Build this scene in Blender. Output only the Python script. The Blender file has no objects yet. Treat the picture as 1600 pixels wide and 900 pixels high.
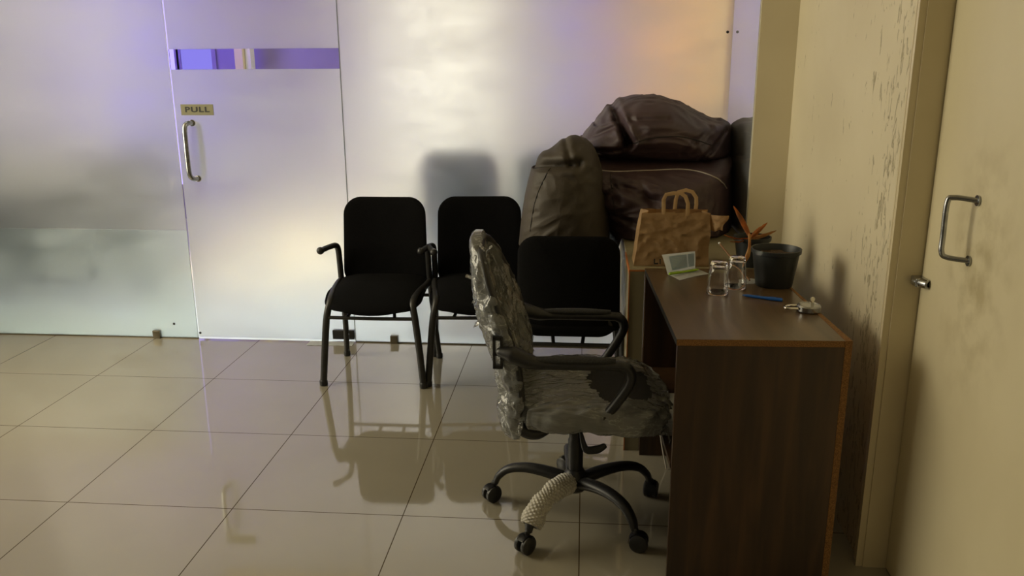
import bpy, bmesh, math, random
from mathutils import Vector, Matrix, noise
random.seed(7)
PI = math.pi
SC = bpy.context.scene
COL = SC.collection
V3 = Vector

# ---------------------------------------------------------------- camera
HH = 1.4794
F, YAW, PITCH, ROLL = 1299.49, -0.0867180, 0.2615324, -0.0056882
cam = bpy.data.cameras.new('camera'); camo = bpy.data.objects.new('camera', cam); COL.objects.link(camo)
cam.sensor_fit = 'HORIZONTAL'; cam.sensor_width = 36.0; cam.lens = F * 36.0 / 1600.0
cam.clip_start = 0.05; cam.clip_end = 100
def cam_axes():
    cy, sy, cp, sp = math.cos(YAW), math.sin(YAW), math.cos(PITCH), math.sin(PITCH)
    f = V3((sy * cp, cy * cp, -sp)); r = V3((cy, -sy, 0)); u = r.cross(f)
    cr, sr = math.cos(ROLL), math.sin(ROLL)
    return cr * r + sr * u, -sr * r + cr * u, f
CR, CU, CF = cam_axes()
M = Matrix((CR, CU, -CF)).transposed().to_4x4(); M.translation = V3((0, 0, HH))
camo.matrix_world = M
SC.camera = camo

# ---------------------------------------------------------------- view, world, large lights
vs = SC.view_settings
SC.display_settings.display_device = 'sRGB'
vs.view_transform = 'Standard'; vs.look = 'None'; vs.gamma = 1.0; vs.exposure = 0.0; vs.use_curve_mapping = False
w = bpy.data.worlds.new('world'); SC.world = w; w.use_nodes = True
w.node_tree.nodes['Background'].inputs[0].default_value = (1.0, 0.86, 0.60, 1)
w.node_tree.nodes['Background'].inputs[1].default_value = 0.05

def area(name, loc, target, sx, sy, power, color, spread=180):
    l = bpy.data.lights.new(name, 'AREA'); l.shape = 'RECTANGLE'; l.size = sx; l.size_y = sy
    l.energy = power; l.color = color; l.spread = math.radians(spread)
    o = bpy.data.objects.new(name, l); COL.objects.link(o); o.location = loc
    d = V3(target) - V3(loc); o.rotation_euler = d.to_track_quat('-Z', 'Y').to_euler()
    return o
# daylight from the open left / rear side of the front room
area('side_window_light', (-3.6, 2.9, 1.7), (0.9, 2.7, 1.3), 1.8, 2.0, 90, (1.0, 0.90, 0.66))
area('rear_window_light', (0.2, -2.8, 2.2), (0.3, 3.0, 0.8), 2.0, 1.2, 4, (1.0, 0.86, 0.60))
# the room behind the frosted glass
area('back_overhead_fill', (-1.6, 7.1, 2.72), (-1.6, 7.1, 0), 3.0, 0.8, 4, (0.93, 0.95, 1.0))  # added overhead lamp lighting the back room
area('back_overhead_fill', (-1.0, 4.98, 2.74), (-1.0, 4.90, 0), 2.6, 0.2, 19, (0.78, 0.94, 1.0), 60)  # added cool downlight, brightens the back floor along the glass base
area('back_overhead_fill', (-3.4, 4.60, 2.74), (-3.4, 4.62, 0), 2.8, 0.2, 13, (0.93, 1.0, 0.88), 60)  # added downlight, brightens the floor behind the left panel
area('purple_lamp', (-3.9, 6.6, 2.6), (-3.6, 8.0, 1.4), 1.0, 0.5, 34, (0.34, 0.22, 1.0))
area('sun_patch_light', (-2.25, 6.3, 2.6), (-2.3, 6.2, 0.0), 0.5, 0.3, 19, (1.0, 0.84, 0.42), 45)  # added lamp standing in for sunlight on the back floor
area('sun_patch_light', (-2.0, 7.3, 2.6), (-1.95, 7.2, 0.0), 0.4, 0.5, 19, (1.0, 0.90, 0.60), 50)  # second added lamp, stretches the sunlit patch farther back

# ---------------------------------------------------------------- materials
def srgb(r, g, b):
    f = lambda c: (c / 255 / 12.92) if c / 255 <= 0.04045 else ((c / 255 + 0.055) / 1.055) ** 2.4
    return (f(r), f(g), f(b), 1)
def newmat(name):
    m = bpy.data.materials.new(name); m.use_nodes = True
    nt = m.node_tree; nt.nodes.clear()
    out = nt.nodes.new('ShaderNodeOutputMaterial')
    return m, nt, out
def N(nt, t, **kw):
    n = nt.nodes.new(t)
    for k, v in kw.items():
        if k.startswith('i_'):
            key = k[2:]
            key = int(key) if key.isdigit() else key.replace('_', ' ')
            n.inputs[key].default_value = v
        else: setattr(n, k, v)
    return n
def coords(nt, scale=(1, 1, 1), kind='Object'):
    tc = N(nt, 'ShaderNodeTexCoord'); mp = N(nt, 'ShaderNodeMapping'); mp.inputs['Scale'].default_value = scale
    nt.links.new(tc.outputs[kind], mp.inputs['Vector']); return mp.outputs['Vector']
def ramp(nt, fac, stops):
    r = N(nt, 'ShaderNodeValToRGB'); e = r.color_ramp.elements
    while len(e) < len(stops): e.new(0.5)
    for i, (p, c) in enumerate(stops): e[i].position = p; e[i].color = c
    nt.links.new(fac, r.inputs[0]); return r.outputs[0]
def mat(name, c1, c2=None, rough=0.5, metal=0.0, scale=(8, 8, 8), detail=4, bump=0.0, bscale=60, ior=1.5, coat=0.0, contrast=(0.35, 0.65), sheen=0.0, spec=0.5):
    m, nt, out = newmat(name); L = nt.links
    p = N(nt, 'ShaderNodeBsdfPrincipled'); L.new(p.outputs[0], out.inputs[0])
    p.inputs['Roughness'].default_value = rough; p.inputs['Metallic'].default_value = metal
    p.inputs['IOR'].default_value = ior; p.inputs['Coat Weight'].default_value = coat
    p.inputs['Sheen Weight'].default_value = sheen; p.inputs['Specular IOR Level'].default_value = spec
    nz = N(nt, 'ShaderNodeTexNoise'); nz.inputs['Scale'].default_value = 1.0; nz.inputs['Detail'].default_value = detail
    L.new(coords(nt, scale), nz.inputs['Vector'])
    c = ramp(nt, nz.outputs[0], [(contrast[0], c1), (contrast[1], c2 or tuple(x * 0.85 for x in c1[:3]) + (1,))])
    L.new(c, p.inputs['Base Color'])
    if bump:
        n2 = N(nt, 'ShaderNodeTexNoise'); n2.inputs['Scale'].default_value = bscale; n2.inputs['Detail'].default_value = 3
        L.new(coords(nt), n2.inputs['Vector'])
        b = N(nt, 'ShaderNodeBump'); b.inputs['Strength'].default_value = bump; b.inputs['Distance'].default_value = 0.01
        L.new(n2.outputs[0], b.inputs['Height']); L.new(b.outputs[0], p.inputs['Normal'])
    return m
def emit(name, c, s, c2=None, scale=(1, 1, 1)):
    m, nt, out = newmat(name)
    e = N(nt, 'ShaderNodeEmission'); e.inputs[1].default_value = s; e.inputs[0].default_value = c
    if c2:
        nz = N(nt, 'ShaderNodeTexNoise'); nz.inputs['Scale'].default_value = 2; nt.links.new(coords(nt, scale), nz.inputs['Vector'])
        nt.links.new(ramp(nt, nz.outputs[0], [(0.35, c), (0.65, c2)]), e.inputs[0])
    nt.links.new(e.outputs[0], out.inputs[0]); return m

def frosted(name, rough, trans, tint, smudge=0.25):
    m, nt, out = newmat(name); L = nt.links
    g = N(nt, 'ShaderNodeBsdfRefraction'); g.distribution = 'GGX' if hasattr(g, 'distribution') else g.distribution
    g.inputs['IOR'].default_value = 1.45; g.inputs['Color'].default_value = tint
    t = N(nt, 'ShaderNodeBsdfTranslucent'); t.inputs['Color'].default_value = tint
    gl = N(nt, 'ShaderNodeBsdfGlossy'); gl.inputs['Roughness'].default_value = 0.22; gl.inputs['Color'].default_value = (1, 1, 1, 1)
    nz = N(nt, 'ShaderNodeTexNoise'); nz.inputs['Scale'].default_value = 3.0; nz.inputs['Detail'].default_value = 8; nz.inputs['Roughness'].default_value = 0.65
    L.new(coords(nt, (1.0, 1.0, 2.2)), nz.inputs['Vector'])
    mr = N(nt, 'ShaderNodeMapRange'); mr.inputs['From Min'].default_value = 0.35; mr.inputs['From Max'].default_value = 0.65
    mr.inputs['To Min'].default_value = rough * (1 - smudge * 0.3); mr.inputs['To Max'].default_value = rough * (1 + smudge * 0.3)
    L.new(nz.outputs[0], mr.inputs[0]); L.new(mr.outputs[0], g.inputs['Roughness'])
    mt = N(nt, 'ShaderNodeMapRange'); mt.inputs['From Min'].default_value = 0.35; mt.inputs['From Max'].default_value = 0.65
    mt.inputs['To Min'].default_value = trans * (1 - smudge); mt.inputs['To Max'].default_value = trans * (1 + smudge)
    L.new(nz.outputs[0], mt.inputs[0])
    mx = N(nt, 'ShaderNodeMixShader'); L.new(mt.outputs[0], mx.inputs[0]); L.new(g.outputs[0], mx.inputs[1]); L.new(t.outputs[0], mx.inputs[2])
    fr = N(nt, 'ShaderNodeFresnel'); fr.inputs[0].default_value = 1.3
    m2 = N(nt, 'ShaderNodeMixShader'); L.new(fr.outputs[0], m2.inputs[0]); L.new(mx.outputs[0], m2.inputs[1]); L.new(gl.outputs[0], m2.inputs[2])
    L.new(m2.outputs[0], out.inputs[0]); return m

def tile_mat():
    m, nt, out = newmat('polished_floor_tile'); L = nt.links
    p = N(nt, 'ShaderNodeBsdfPrincipled'); L.new(p.outputs[0], out.inputs[0])
    tc = N(nt, 'ShaderNodeTexCoord'); mp = N(nt, 'ShaderNodeMapping'); mp.inputs['Location'].default_value = (1.1946 + 6.0, -4.2947 + 12.0, 0)
    L.new(tc.outputs['Object'], mp.inputs[0])
    br = N(nt, 'ShaderNodeTexBrick'); br.offset = 0.0; br.squash = 1.0
    br.inputs['Scale'].default_value = 1.0; br.inputs['Brick Width'].default_value = 0.6; br.inputs['Row Height'].default_value = 0.6
    br.inputs['Mortar Size'].default_value = 0.0021; br.inputs['Mortar Smooth'].default_value = 0.2
    br.inputs['Color1'].default_value = (0, 0, 0, 1); br.inputs['Color2'].default_value = (1, 1, 1, 1); br.inputs['Mortar'].default_value = (0, 0, 0, 1)
    L.new(mp.outputs[0], br.inputs['Vector'])
    nz = N(nt, 'ShaderNodeTexNoise'); nz.inputs['Scale'].default_value = 1.6; nz.inputs['Detail'].default_value = 6
    L.new(tc.outputs['Object'], nz.inputs['Vector'])
    c = ramp(nt, nz.outputs[0], [(0.3, srgb(146, 140, 125)), (0.7, srgb(153, 147, 132))])
    mx = N(nt, 'ShaderNodeMix', data_type='RGBA'); L.new(br.outputs['Fac'], mx.inputs[0]); L.new(c, mx.inputs[6]); mx.inputs[7].default_value = srgb(70, 58, 42)
    L.new(mx.outputs[2], p.inputs['Base Color'])
    # smears on the polish
    n3 = N(nt, 'ShaderNodeTexNoise'); n3.inputs['Scale'].default_value = 4.5; n3.inputs['Detail'].default_value = 5
    L.new(tc.outputs['Object'], n3.inputs['Vector'])
    mr = N(nt, 'ShaderNodeMapRange'); mr.inputs['From Min'].default_value = 0.4; mr.inputs['From Max'].default_value = 0.75
    mr.inputs['To Min'].default_value = 0.045; mr.inputs['To Max'].default_value = 0.085
    L.new(n3.outputs[0], mr.inputs[0])
    ad = N(nt, 'ShaderNodeMath', operation='MULTIPLY_ADD'); ad.inputs[1].default_value = 0.5; L.new(br.outputs['Fac'], ad.inputs[0]); L.new(mr.outputs[0], ad.inputs[2])
    L.new(ad.outputs[0], p.inputs['Roughness'])
    p.inputs['IOR'].default_value = 2.0; p.inputs['Coat Weight'].default_value = 0.45; p.inputs['Coat IOR'].default_value = 1.7; p.inputs['Coat Roughness'].default_value = 0.03
    sp = N(nt, 'ShaderNodeMath', operation='MULTIPLY_ADD'); L.new(br.outputs['Fac'], sp.inputs[0]); sp.inputs[1].default_value = -0.5; sp.inputs[2].default_value = 0.5; L.new(sp.outputs[0], p.inputs['Specular IOR Level'])
    # each tile lies at a hair's different tilt
    sub = N(nt, 'ShaderNodeVectorMath', operation='SCALE'); sub.inputs['Scale'].default_value = 1 / 0.6; L.new(mp.outputs[0], sub.inputs[0])
    fl = N(nt, 'ShaderNodeVectorMath', operation='FLOOR'); L.new(sub.outputs[0], fl.inputs[0])
    wn = N(nt, 'ShaderNodeTexWhiteNoise', noise_dimensions='2D'); L.new(fl.outputs[0], wn.inputs['Vector'])
    s1 = N(nt, 'ShaderNodeVectorMath', operation='SUBTRACT'); L.new(wn.outputs['Color'], s1.inputs[0]); s1.inputs[1].default_value = (0.5, 0.5, 0.5)
    s2 = N(nt, 'ShaderNodeVectorMath', operation='MULTIPLY'); L.new(s1.outputs[0], s2.inputs[0]); s2.inputs[1].default_value = (0.007, 0.004, 0)
    ge = N(nt, 'ShaderNodeNewGeometry'); s3 = N(nt, 'ShaderNodeVectorMath', operation='ADD'); L.new(ge.outputs['Normal'], s3.inputs[0]); L.new(s2.outputs[0], s3.inputs[1])
    b = N(nt, 'ShaderNodeBump'); b.inputs['Strength'].default_value = 0.3; b.inputs['Distance'].default_value = 0.001; b.invert = True
    L.new(br.outputs['Fac'], b.inputs['Height']); L.new(s3.outputs[0], b.inputs['Normal']); L.new(b.outputs[0], p.inputs['Normal'])
    return m

def wall_mat(name, peel=True):
    m, nt, out = newmat(name); L = nt.links
    p = N(nt, 'ShaderNodeBsdfPrincipled'); L.new(p.outputs[0], out.inputs[0]); p.inputs['Roughness'].default_value = 0.55
    tc = N(nt, 'ShaderNodeTexCoord')
    nz = N(nt, 'ShaderNodeTexNoise'); nz.inputs['Scale'].default_value = 1.5; nz.inputs['Detail'].default_value = 5
    L.new(tc.outputs['Object'], nz.inputs['Vector'])
    c = ramp(nt, nz.outputs[0], [(0.3, srgb(222, 212, 184)), (0.7, srgb(208, 197, 168))])
    col = c
    h = nz.outputs[0]
    if peel:
        mp = N(nt, 'ShaderNodeMapping'); mp.inputs['Scale'].default_value = (40, 55, 16); L.new(tc.outputs['Object'], mp.inputs[0])
        n2 = N(nt, 'ShaderNodeTexNoise'); n2.inputs['Scale'].default_value = 1; n2.inputs['Detail'].default_value = 6; n2.inputs['Distortion'].default_value = 0.9
        L.new(mp.outputs[0], n2.inputs['Vector'])
        # damp band beside the door trim and low behind the desk
        sx = N(nt, 'ShaderNodeSeparateXYZ'); L.new(tc.outputs['Object'], sx.inputs[0])
        md = N(nt, 'ShaderNodeMath', operation='SUBTRACT'); L.new(sx.outputs['Y'], md.inputs[0]); md.inputs[1].default_value = 2.46
        ab = N(nt, 'ShaderNodeMath', operation='ABSOLUTE'); L.new(md.outputs[0], ab.inputs[0])
        m1 = N(nt, 'ShaderNodeMapRange'); m1.inputs['From Min'].default_value = 0.02; m1.inputs['From Max'].default_value = 0.26; m1.inputs['To Min'].default_value = 0.075; m1.inputs['To Max'].default_value = -0.055
        L.new(ab.outputs[0], m1.inputs[0])
        n4 = N(nt, 'ShaderNodeTexNoise'); n4.inputs['Scale'].default_value = 5; L.new(tc.outputs['Object'], n4.inputs['Vector'])
        m3 = N(nt, 'ShaderNodeMath', operation='MULTIPLY_ADD'); L.new(n4.outputs[0], m3.inputs[0]); m3.inputs[1].default_value = 0.22; m3.inputs[2].default_value = -0.11
        a1 = N(nt, 'ShaderNodeMath', operation='ADD'); L.new(n2.outputs[0], a1.inputs[0]); L.new(m1.outputs[0], a1.inputs[1])
        a2 = N(nt, 'ShaderNodeMath', operation='ADD'); L.new(a1.outputs[0], a2.inputs[0]); L.new(m3.outputs[0], a2.inputs[1])
        mk = ramp(nt, a2.outputs[0], [(0.63, (0, 0, 0, 1)), (0.67, (1, 1, 1, 1)), (0.76, (0.0, 0.0, 0.0, 1))])
        mx = N(nt, 'ShaderNodeMix', data_type='RGBA'); L.new(mk, mx.inputs[0]); L.new(c, mx.inputs[6]); mx.inputs[7].default_value = srgb(150, 139, 108)
        mk.node.color_ramp.elements[1].color = (0.9, 0.9, 0.9, 1)
        col = mx.outputs[2]; h = mk
    L.new(col, p.inputs['Base Color'])
    b = N(nt, 'ShaderNodeBump'); b.inputs['Strength'].default_value = 0.5; b.inputs['Distance'].default_value = 0.003; L.new(h, b.inputs['Height']); L.new(b.outputs[0], p.inputs['Normal'])
    return m

def wood_mat(name, c1, c2, c3, axis, rough=0.35):
    m, nt, out = newmat(name); L = nt.links
    p = N(nt, 'ShaderNodeBsdfPrincipled'); L.new(p.outputs[0], out.inputs[0]); p.inputs['Roughness'].default_value = rough
    s = [26, 26, 26]; s[axis] = 2.2
    nz = N(nt, 'ShaderNodeTexNoise'); nz.inputs['Scale'].default_value = 1.0; nz.inputs['Detail'].default_value = 7; nz.inputs['Distortion'].default_value = 0.7
    L.new(coords(nt, tuple(s)), nz.inputs['Vector'])
    s2 = [7, 7, 7]; s2[axis] = 1.1
    n2 = N(nt, 'ShaderNodeTexNoise'); n2.inputs['Scale'].default_value = 1.0; n2.inputs['Detail'].default_value = 2; L.new(coords(nt, tuple(s2)), n2.inputs['Vector'])
    a = N(nt, 'ShaderNodeMath', operation='ADD'); L.new(nz.outputs[0], a.inputs[0]); L.new(n2.outputs[0], a.inputs[1])
    h = N(nt, 'ShaderNodeMath', operation='MULTIPLY'); L.new(a.outputs[0], h.inputs[0]); h.inputs[1].default_value = 0.5
    L.new(ramp(nt, h.outputs[0], [(0.36, c1), (0.5, c2), (0.64, c3)]), p.inputs['Base Color'])
    return m

def plastic_wrap_mat(name, lo, hi, warp=1.0, scl=(9, 9, 22)):
    m, nt, out = newmat(name); L = nt.links
    tr = N(nt, 'ShaderNodeBsdfTransparent'); tr.inputs[0].default_value = (0.97, 0.97, 0.95, 1)
    df = N(nt, 'ShaderNodeBsdfPrincipled'); df.inputs['Base Color'].default_value = srgb(222, 224, 222); df.inputs['Roughness'].default_value = 0.18
    df.inputs['IOR'].default_value = 1.5
    tl = N(nt, 'ShaderNodeBsdfTranslucent'); tl.inputs[0].default_value = srgb(216, 218, 216)
    gl = N(nt, 'ShaderNodeBsdfGlossy'); gl.inputs['Roughness'].default_value = 0.12
    # creases: stretched, warped ridges
    vec = coords(nt, scl)
    n0 = N(nt, 'ShaderNodeTexNoise'); n0.inputs['Scale'].default_value = 0.7; L.new(vec, n0.inputs['Vector'])
    mm = N(nt, 'ShaderNodeVectorMath', operation='MULTIPLY_ADD'); L.new(n0.outputs['Color'], mm.inputs[0]); mm.inputs[1].default_value = (3 * warp,) * 3; L.new(vec, mm.inputs[2])
    n1 = N(nt, 'ShaderNodeTexNoise'); n1.inputs['Scale'].default_value = 1.0; n1.inputs['Detail'].default_value = 5; n1.inputs['Roughness'].default_value = 0.6
    L.new(mm.outputs[0], n1.inputs['Vector'])
    s = N(nt, 'ShaderNodeMath', operation='SUBTRACT'); L.new(n1.outputs[0], s.inputs[0]); s.inputs[1].default_value = 0.5
    ab = N(nt, 'ShaderNodeMath', operation='ABSOLUTE'); L.new(s.outputs[0], ab.inputs[0])
    a = ramp(nt, ab.outputs[0], [(0.0, (hi, hi, hi, 1)), (0.012, ((lo * 1.6 + hi * 0.4) / 2,) * 3 + (1,)), (0.10, (lo, lo, lo, 1)), (0.22, (lo * 1.5, lo * 1.5, lo * 1.5, 1))])
    b = N(nt, 'ShaderNodeBump'); b.inputs['Strength'].default_value = 0.45; b.inputs['Distance'].default_value = 0.006
    L.new(a, b.inputs['Height'])
    for q in (df, gl): L.new(b.outputs[0], q.inputs['Normal'])
    mx = N(nt, 'ShaderNodeMixShader'); mx.inputs[0].default_value = 0.45; L.new(df.outputs[0], mx.inputs[1]); L.new(tl.outputs[0], mx.inputs[2])
    m1 = N(nt, 'ShaderNodeMixShader'); L.new(a, m1.inputs[0]); L.new(tr.outputs[0], m1.inputs[1]); L.new(mx.outputs[0], m1.inputs[2])
    lw = N(nt, 'ShaderNodeFresnel'); lw.inputs[0].default_value = 1.4; L.new(b.outputs[0], lw.inputs['Normal'])
    m2 = N(nt, 'ShaderNodeMixShader'); L.new(lw.outputs[0], m2.inputs[0]); L.new(m1.outputs[0], m2.inputs[1]); L.new(gl.outputs[0], m2.inputs[2])
    L.new(m2.outputs[0], out.inputs[0]); return m

MT = {}
MT['tile'] = tile_mat()
MT['tile_pale'] = None
MT['wall'] = wall_mat('cream_wall_paint_peeling')
MT['wall_plain'] = wall_mat('cream_wall_paint', False)
MT['trimpaint'] = mat('cream_gloss_trim_paint', srgb(214, 202, 170), srgb(205, 192, 158), 0.35, scale=(3, 3, 3))
MT['doorpaint'] = mat('cream_door_paint_with_grime', srgb(214, 204, 172), srgb(206, 195, 162), 0.42, scale=(3, 3, 2), contrast=(0.4, 0.75))
def add_grime(m):
    nt = m.node_tree; L = nt.links; p = [n for n in nt.nodes if n.type == 'BSDF_PRINCIPLED'][0]
    src = p.inputs['Base Color'].links[0].from_socket
    tc = N(nt, 'ShaderNodeTexCoord'); mp = N(nt, 'ShaderNodeMapping'); mp.inputs['Location'].default_value = (0, -2.00 * 4.5, -1.0 * 2.6); mp.inputs['Scale'].default_value = (0, 4.5, 2.6)
    L.new(tc.outputs['Object'], mp.inputs[0]); ln = N(nt, 'ShaderNodeVectorMath', operation='LENGTH'); L.new(mp.outputs[0], ln.inputs[0])
    nz = N(nt, 'ShaderNodeTexNoise'); nz.inputs['Scale'].default_value = 14; nz.inputs['Detail'].default_value = 6; L.new(tc.outputs['Object'], nz.inputs['Vector'])
    m1 = N(nt, 'ShaderNodeMath', operation='SUBTRACT'); m1.inputs[0].default_value = 1.0; L.new(ln.outputs['Value'], m1.inputs[1]); m1.use_clamp = True
    m2 = N(nt, 'ShaderNodeMath', operation='MULTIPLY'); L.new(m1.outputs[0], m2.inputs[0]); L.new(ramp(nt, nz.outputs[0], [(0.42, (0, 0, 0, 1)), (0.68, (1, 1, 1, 1))]), m2.inputs[1])
    mx = N(nt, 'ShaderNodeMix', data_type='RGBA'); L.new(m2.outputs[0], mx.inputs[0]); L.new(src, mx.inputs[6]); mx.inputs[7].default_value = srgb(176, 163, 126); L.new(mx.outputs[2], p.inputs['Base Color'])
add_grime(MT['doorpaint'])
MT['frost'] = frosted('frosted_glass', 0.46, 0.20, (0.95, 0.95, 0.95, 1))
MT['frost_low'] = frosted('frosted_glass_lower_film', 0.48, 0.27, (0.95, 0.985, 0.98, 1), 0.4)
m, nt, out = newmat('clear_glass'); g = N(nt, 'ShaderNodeBsdfGlass'); g.inputs['IOR'].default_value = 1.45; g.inputs['Roughness'].default_value = 0.0; nt.links.new(g.outputs[0], out.inputs[0]); MT['clear'] = m
m, nt, out = newmat('drinking_glass'); g = N(nt, 'ShaderNodeBsdfGlass'); g.inputs['IOR'].default_value = 1.5; nt.links.new(g.outputs[0], out.inputs[0]); MT['tumbler'] = m
MT['glass_edge'] = mat('ground_glass_edge', srgb(215, 225, 225), rough=0.12, metal=0.6)
MT['steel'] = mat('brushed_steel', srgb(172, 174, 176), srgb(152, 154, 156), 0.26, 1.0, scale=(4, 4, 60))
MT['chrome'] = mat('polished_chrome', srgb(225, 222, 215), rough=0.12, metal=1.0)
m, nt, out = newmat('sign_plate'); a_ = N(nt, 'ShaderNodeBsdfTranslucent'); a_.inputs[0].default_value = srgb(182, 180, 158); b_ = N(nt, 'ShaderNodeBsdfDiffuse'); b_.inputs[0].default_value = srgb(176, 172, 144); mx_ = N(nt, 'ShaderNodeMixShader'); mx_.inputs[0].default_value = 0.5; nt.links.new(a_.outputs[0], mx_.inputs[1]); nt.links.new(b_.outputs[0], mx_.inputs[2]); nt.links.new(mx_.outputs[0], out.inputs[0]); MT['plate'] = m
m, nt, out = newmat('silicone_joint'); a_ = N(nt, 'ShaderNodeBsdfTranslucent'); a_.inputs[0].default_value = (0.95, 0.95, 0.95, 1); b_ = N(nt, 'ShaderNodeBsdfTransparent'); mx_ = N(nt, 'ShaderNodeMixShader'); mx_.inputs[0].default_value = 0.06; nt.links.new(a_.outputs[0], mx_.inputs[1]); nt.links.new(b_.outputs[0], mx_.inputs[2]); nt.links.new(mx_.outputs[0], out.inputs[0]); MT['joint'] = m
MT['ink'] = mat('black_ink', srgb(18, 18, 16), rough=0.5)
MT['mirror'] = mat('glossy_wall_glass', srgb(236, 238, 240), srgb(230, 233, 236), 0.03, 0.72, scale=(2, 2, 2))
MT['blackfab'] = mat('black_woven_fabric', srgb(17, 17, 18), srgb(11, 11, 12), 0.95, scale=(300, 300, 300), bump=0.3, bscale=500, spec=0.1)
MT['blackmetal'] = mat('black_powder_coated_tube', srgb(40, 39, 38), srgb(30, 30, 30), 0.42, scale=(30, 30, 30))
MT['blackplastic'] = mat('black_plastic', srgb(34, 34, 36), srgb(26, 26, 28), 0.42, scale=(40, 40, 40), bump=0.08, bscale=700)
MT['mesh'] = mat('dark_mesh_fabric', srgb(52, 56, 56), srgb(34, 38, 38), 0.8, scale=(260, 260, 260), bump=0.4, bscale=500)
MT['seatfab'] = mat('charcoal_seat_fabric', srgb(50, 50, 51), srgb(38, 38, 39), 0.9, scale=(200, 200, 200), bump=0.3, bscale=400)
MT['wrap'] = plastic_wrap_mat('clear_plastic_wrap', 0.30, 0.95, 0.5, (6, 6, 9))
MT['wrapseat'] = plastic_wrap_mat('clear_plastic_wrap_bunched', 0.36, 0.85, 0.25, (3, 16, 18))
MT['foam'] = mat('white_foam_net_wrap', srgb(198, 194, 184), srgb(172, 168, 158), 0.6, scale=(60, 60, 60))
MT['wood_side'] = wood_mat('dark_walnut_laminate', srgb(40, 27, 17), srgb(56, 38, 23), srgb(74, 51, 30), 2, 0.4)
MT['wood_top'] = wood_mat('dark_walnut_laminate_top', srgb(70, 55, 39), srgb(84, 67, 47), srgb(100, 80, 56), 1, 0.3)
MT['chip'] = mat('raw_particle_board', srgb(146, 106, 58), srgb(104, 70, 36), 0.85, scale=(320, 320, 320), detail=2, contrast=(0.35, 0.65))
MT['beige'] = mat('beige_laminate', srgb(134, 125, 98), srgb(128, 118, 92), 0.45)
MT['band'] = mat('brown_edge_banding', srgb(176, 106, 50), rough=0.5)
MT['darkpanel'] = mat('black_laminate', srgb(24, 22, 20), rough=0.5)
MT['bag_plum'] = mat('plum_brown_leatherette', srgb(72, 54, 57), srgb(60, 45, 49), 0.52, scale=(5, 5, 5), bump=0.12, bscale=220)
MT['bag_olive'] = mat('olive_brown_leatherette', srgb(68, 60, 50), srgb(57, 50, 41), 0.62, scale=(5, 5, 5), bump=0.12, bscale=220)
MT['piping'] = mat('grey_piping', srgb(176, 168, 158), rough=0.4)
MT['seam'] = mat('dark_seam_thread', srgb(30, 25, 26), rough=0.7)
MT['kraft'] = mat('brown_kraft_paper', srgb(190, 158, 116), srgb(174, 142, 100), 0.7, scale=(14, 14, 14), bump=0.35, bscale=35)
MT['pot'] = mat('dark_plastic_pot', srgb(36, 40, 41), srgb(31, 34, 35), 0.45)
MT['soil'] = mat('dry_potting_soil', srgb(92, 72, 50), srgb(56, 42, 28), 0.95, scale=(90, 90, 90), bump=0.9, bscale=130)
MT['leaf'] = mat('dried_orange_leaf', srgb(206, 124, 52), srgb(150, 98, 58), 0.6, scale=(30, 30, 30))
MT['leaf2'] = mat('dried_tan_leaf', srgb(184, 140, 78), srgb(160, 96, 44), 0.6, scale=(30, 30, 30))
MT['paper'] = mat('white_paper', srgb(226, 228, 228), srgb(218, 221, 222), 0.6)
MT['blueprint'] = mat('pale_blue_print', srgb(200, 216, 226), rough=0.6)
MT['green'] = mat('lime_green_plastic', srgb(150, 190, 20), rough=0.35)
MT['blue'] = mat('blue_plastic', srgb(28, 88, 168), rough=0.35)
MT['bracket'] = mat('bronze_glass_clip', srgb(112, 104, 86), rough=0.35, metal=0.6)
MT['stick'] = mat('brown_wooden_stick', srgb(130, 90, 54), rough=0.6)
MT['purplewall'] = mat('violet_tinted_wall', srgb(150, 140, 190), srgb(134, 122, 178), 0.6, scale=(1.5, 1.5, 1.5))  # purple light on the back wall put into its base colour
MT['dark_blue'] = mat('slate_counter_laminate', srgb(52, 58, 62), srgb(42, 48, 52), 0.6, scale=(2, 2, 2))

# ---------------------------------------------------------------- mesh helpers
def new(): return bmesh.new()
def box(bm, x0, x1, y0, y1, z0, z1, bev=0.0):
    r = bmesh.ops.create_cube(bm, size=1)
    vsn = r['verts']
    for v in vsn:
        v.co = V3(((x0 + x1) / 2 + v.co.x * (x1 - x0), (y0 + y1) / 2 + v.co.y * (y1 - y0), (z0 + z1) / 2 + v.co.z * (z1 - z0)))
    if bev:
        es = list({e for v in vsn for e in v.link_edges})
        bmesh.ops.bevel(bm, geom=es, offset=bev, segments=3, profile=0.6, affect='EDGES')
    return bm
def catmull(pts, n=8):
    P = [V3(p) for p in pts]
    if len(P) < 3: return P
    out = []
    for i in range(len(P) - 1):
        p0 = P[i - 1] if i else P[0] * 2 - P[1]; p1 = P[i]; p2 = P[i + 1]; p3 = P[i + 2] if i + 2 < len(P) else P[-1] * 2 - P[-2]
        for k in range(n):
            t = k / n
            out.append(0.5 * ((2 * p1) + (p2 - p0) * t + (2 * p0 - 5 * p1 + 4 * p2 - p3) * t * t + (3 * p1 - p0 - 3 * p2 + p3) * t ** 3))
    out.append(P[-1]); return out
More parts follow.
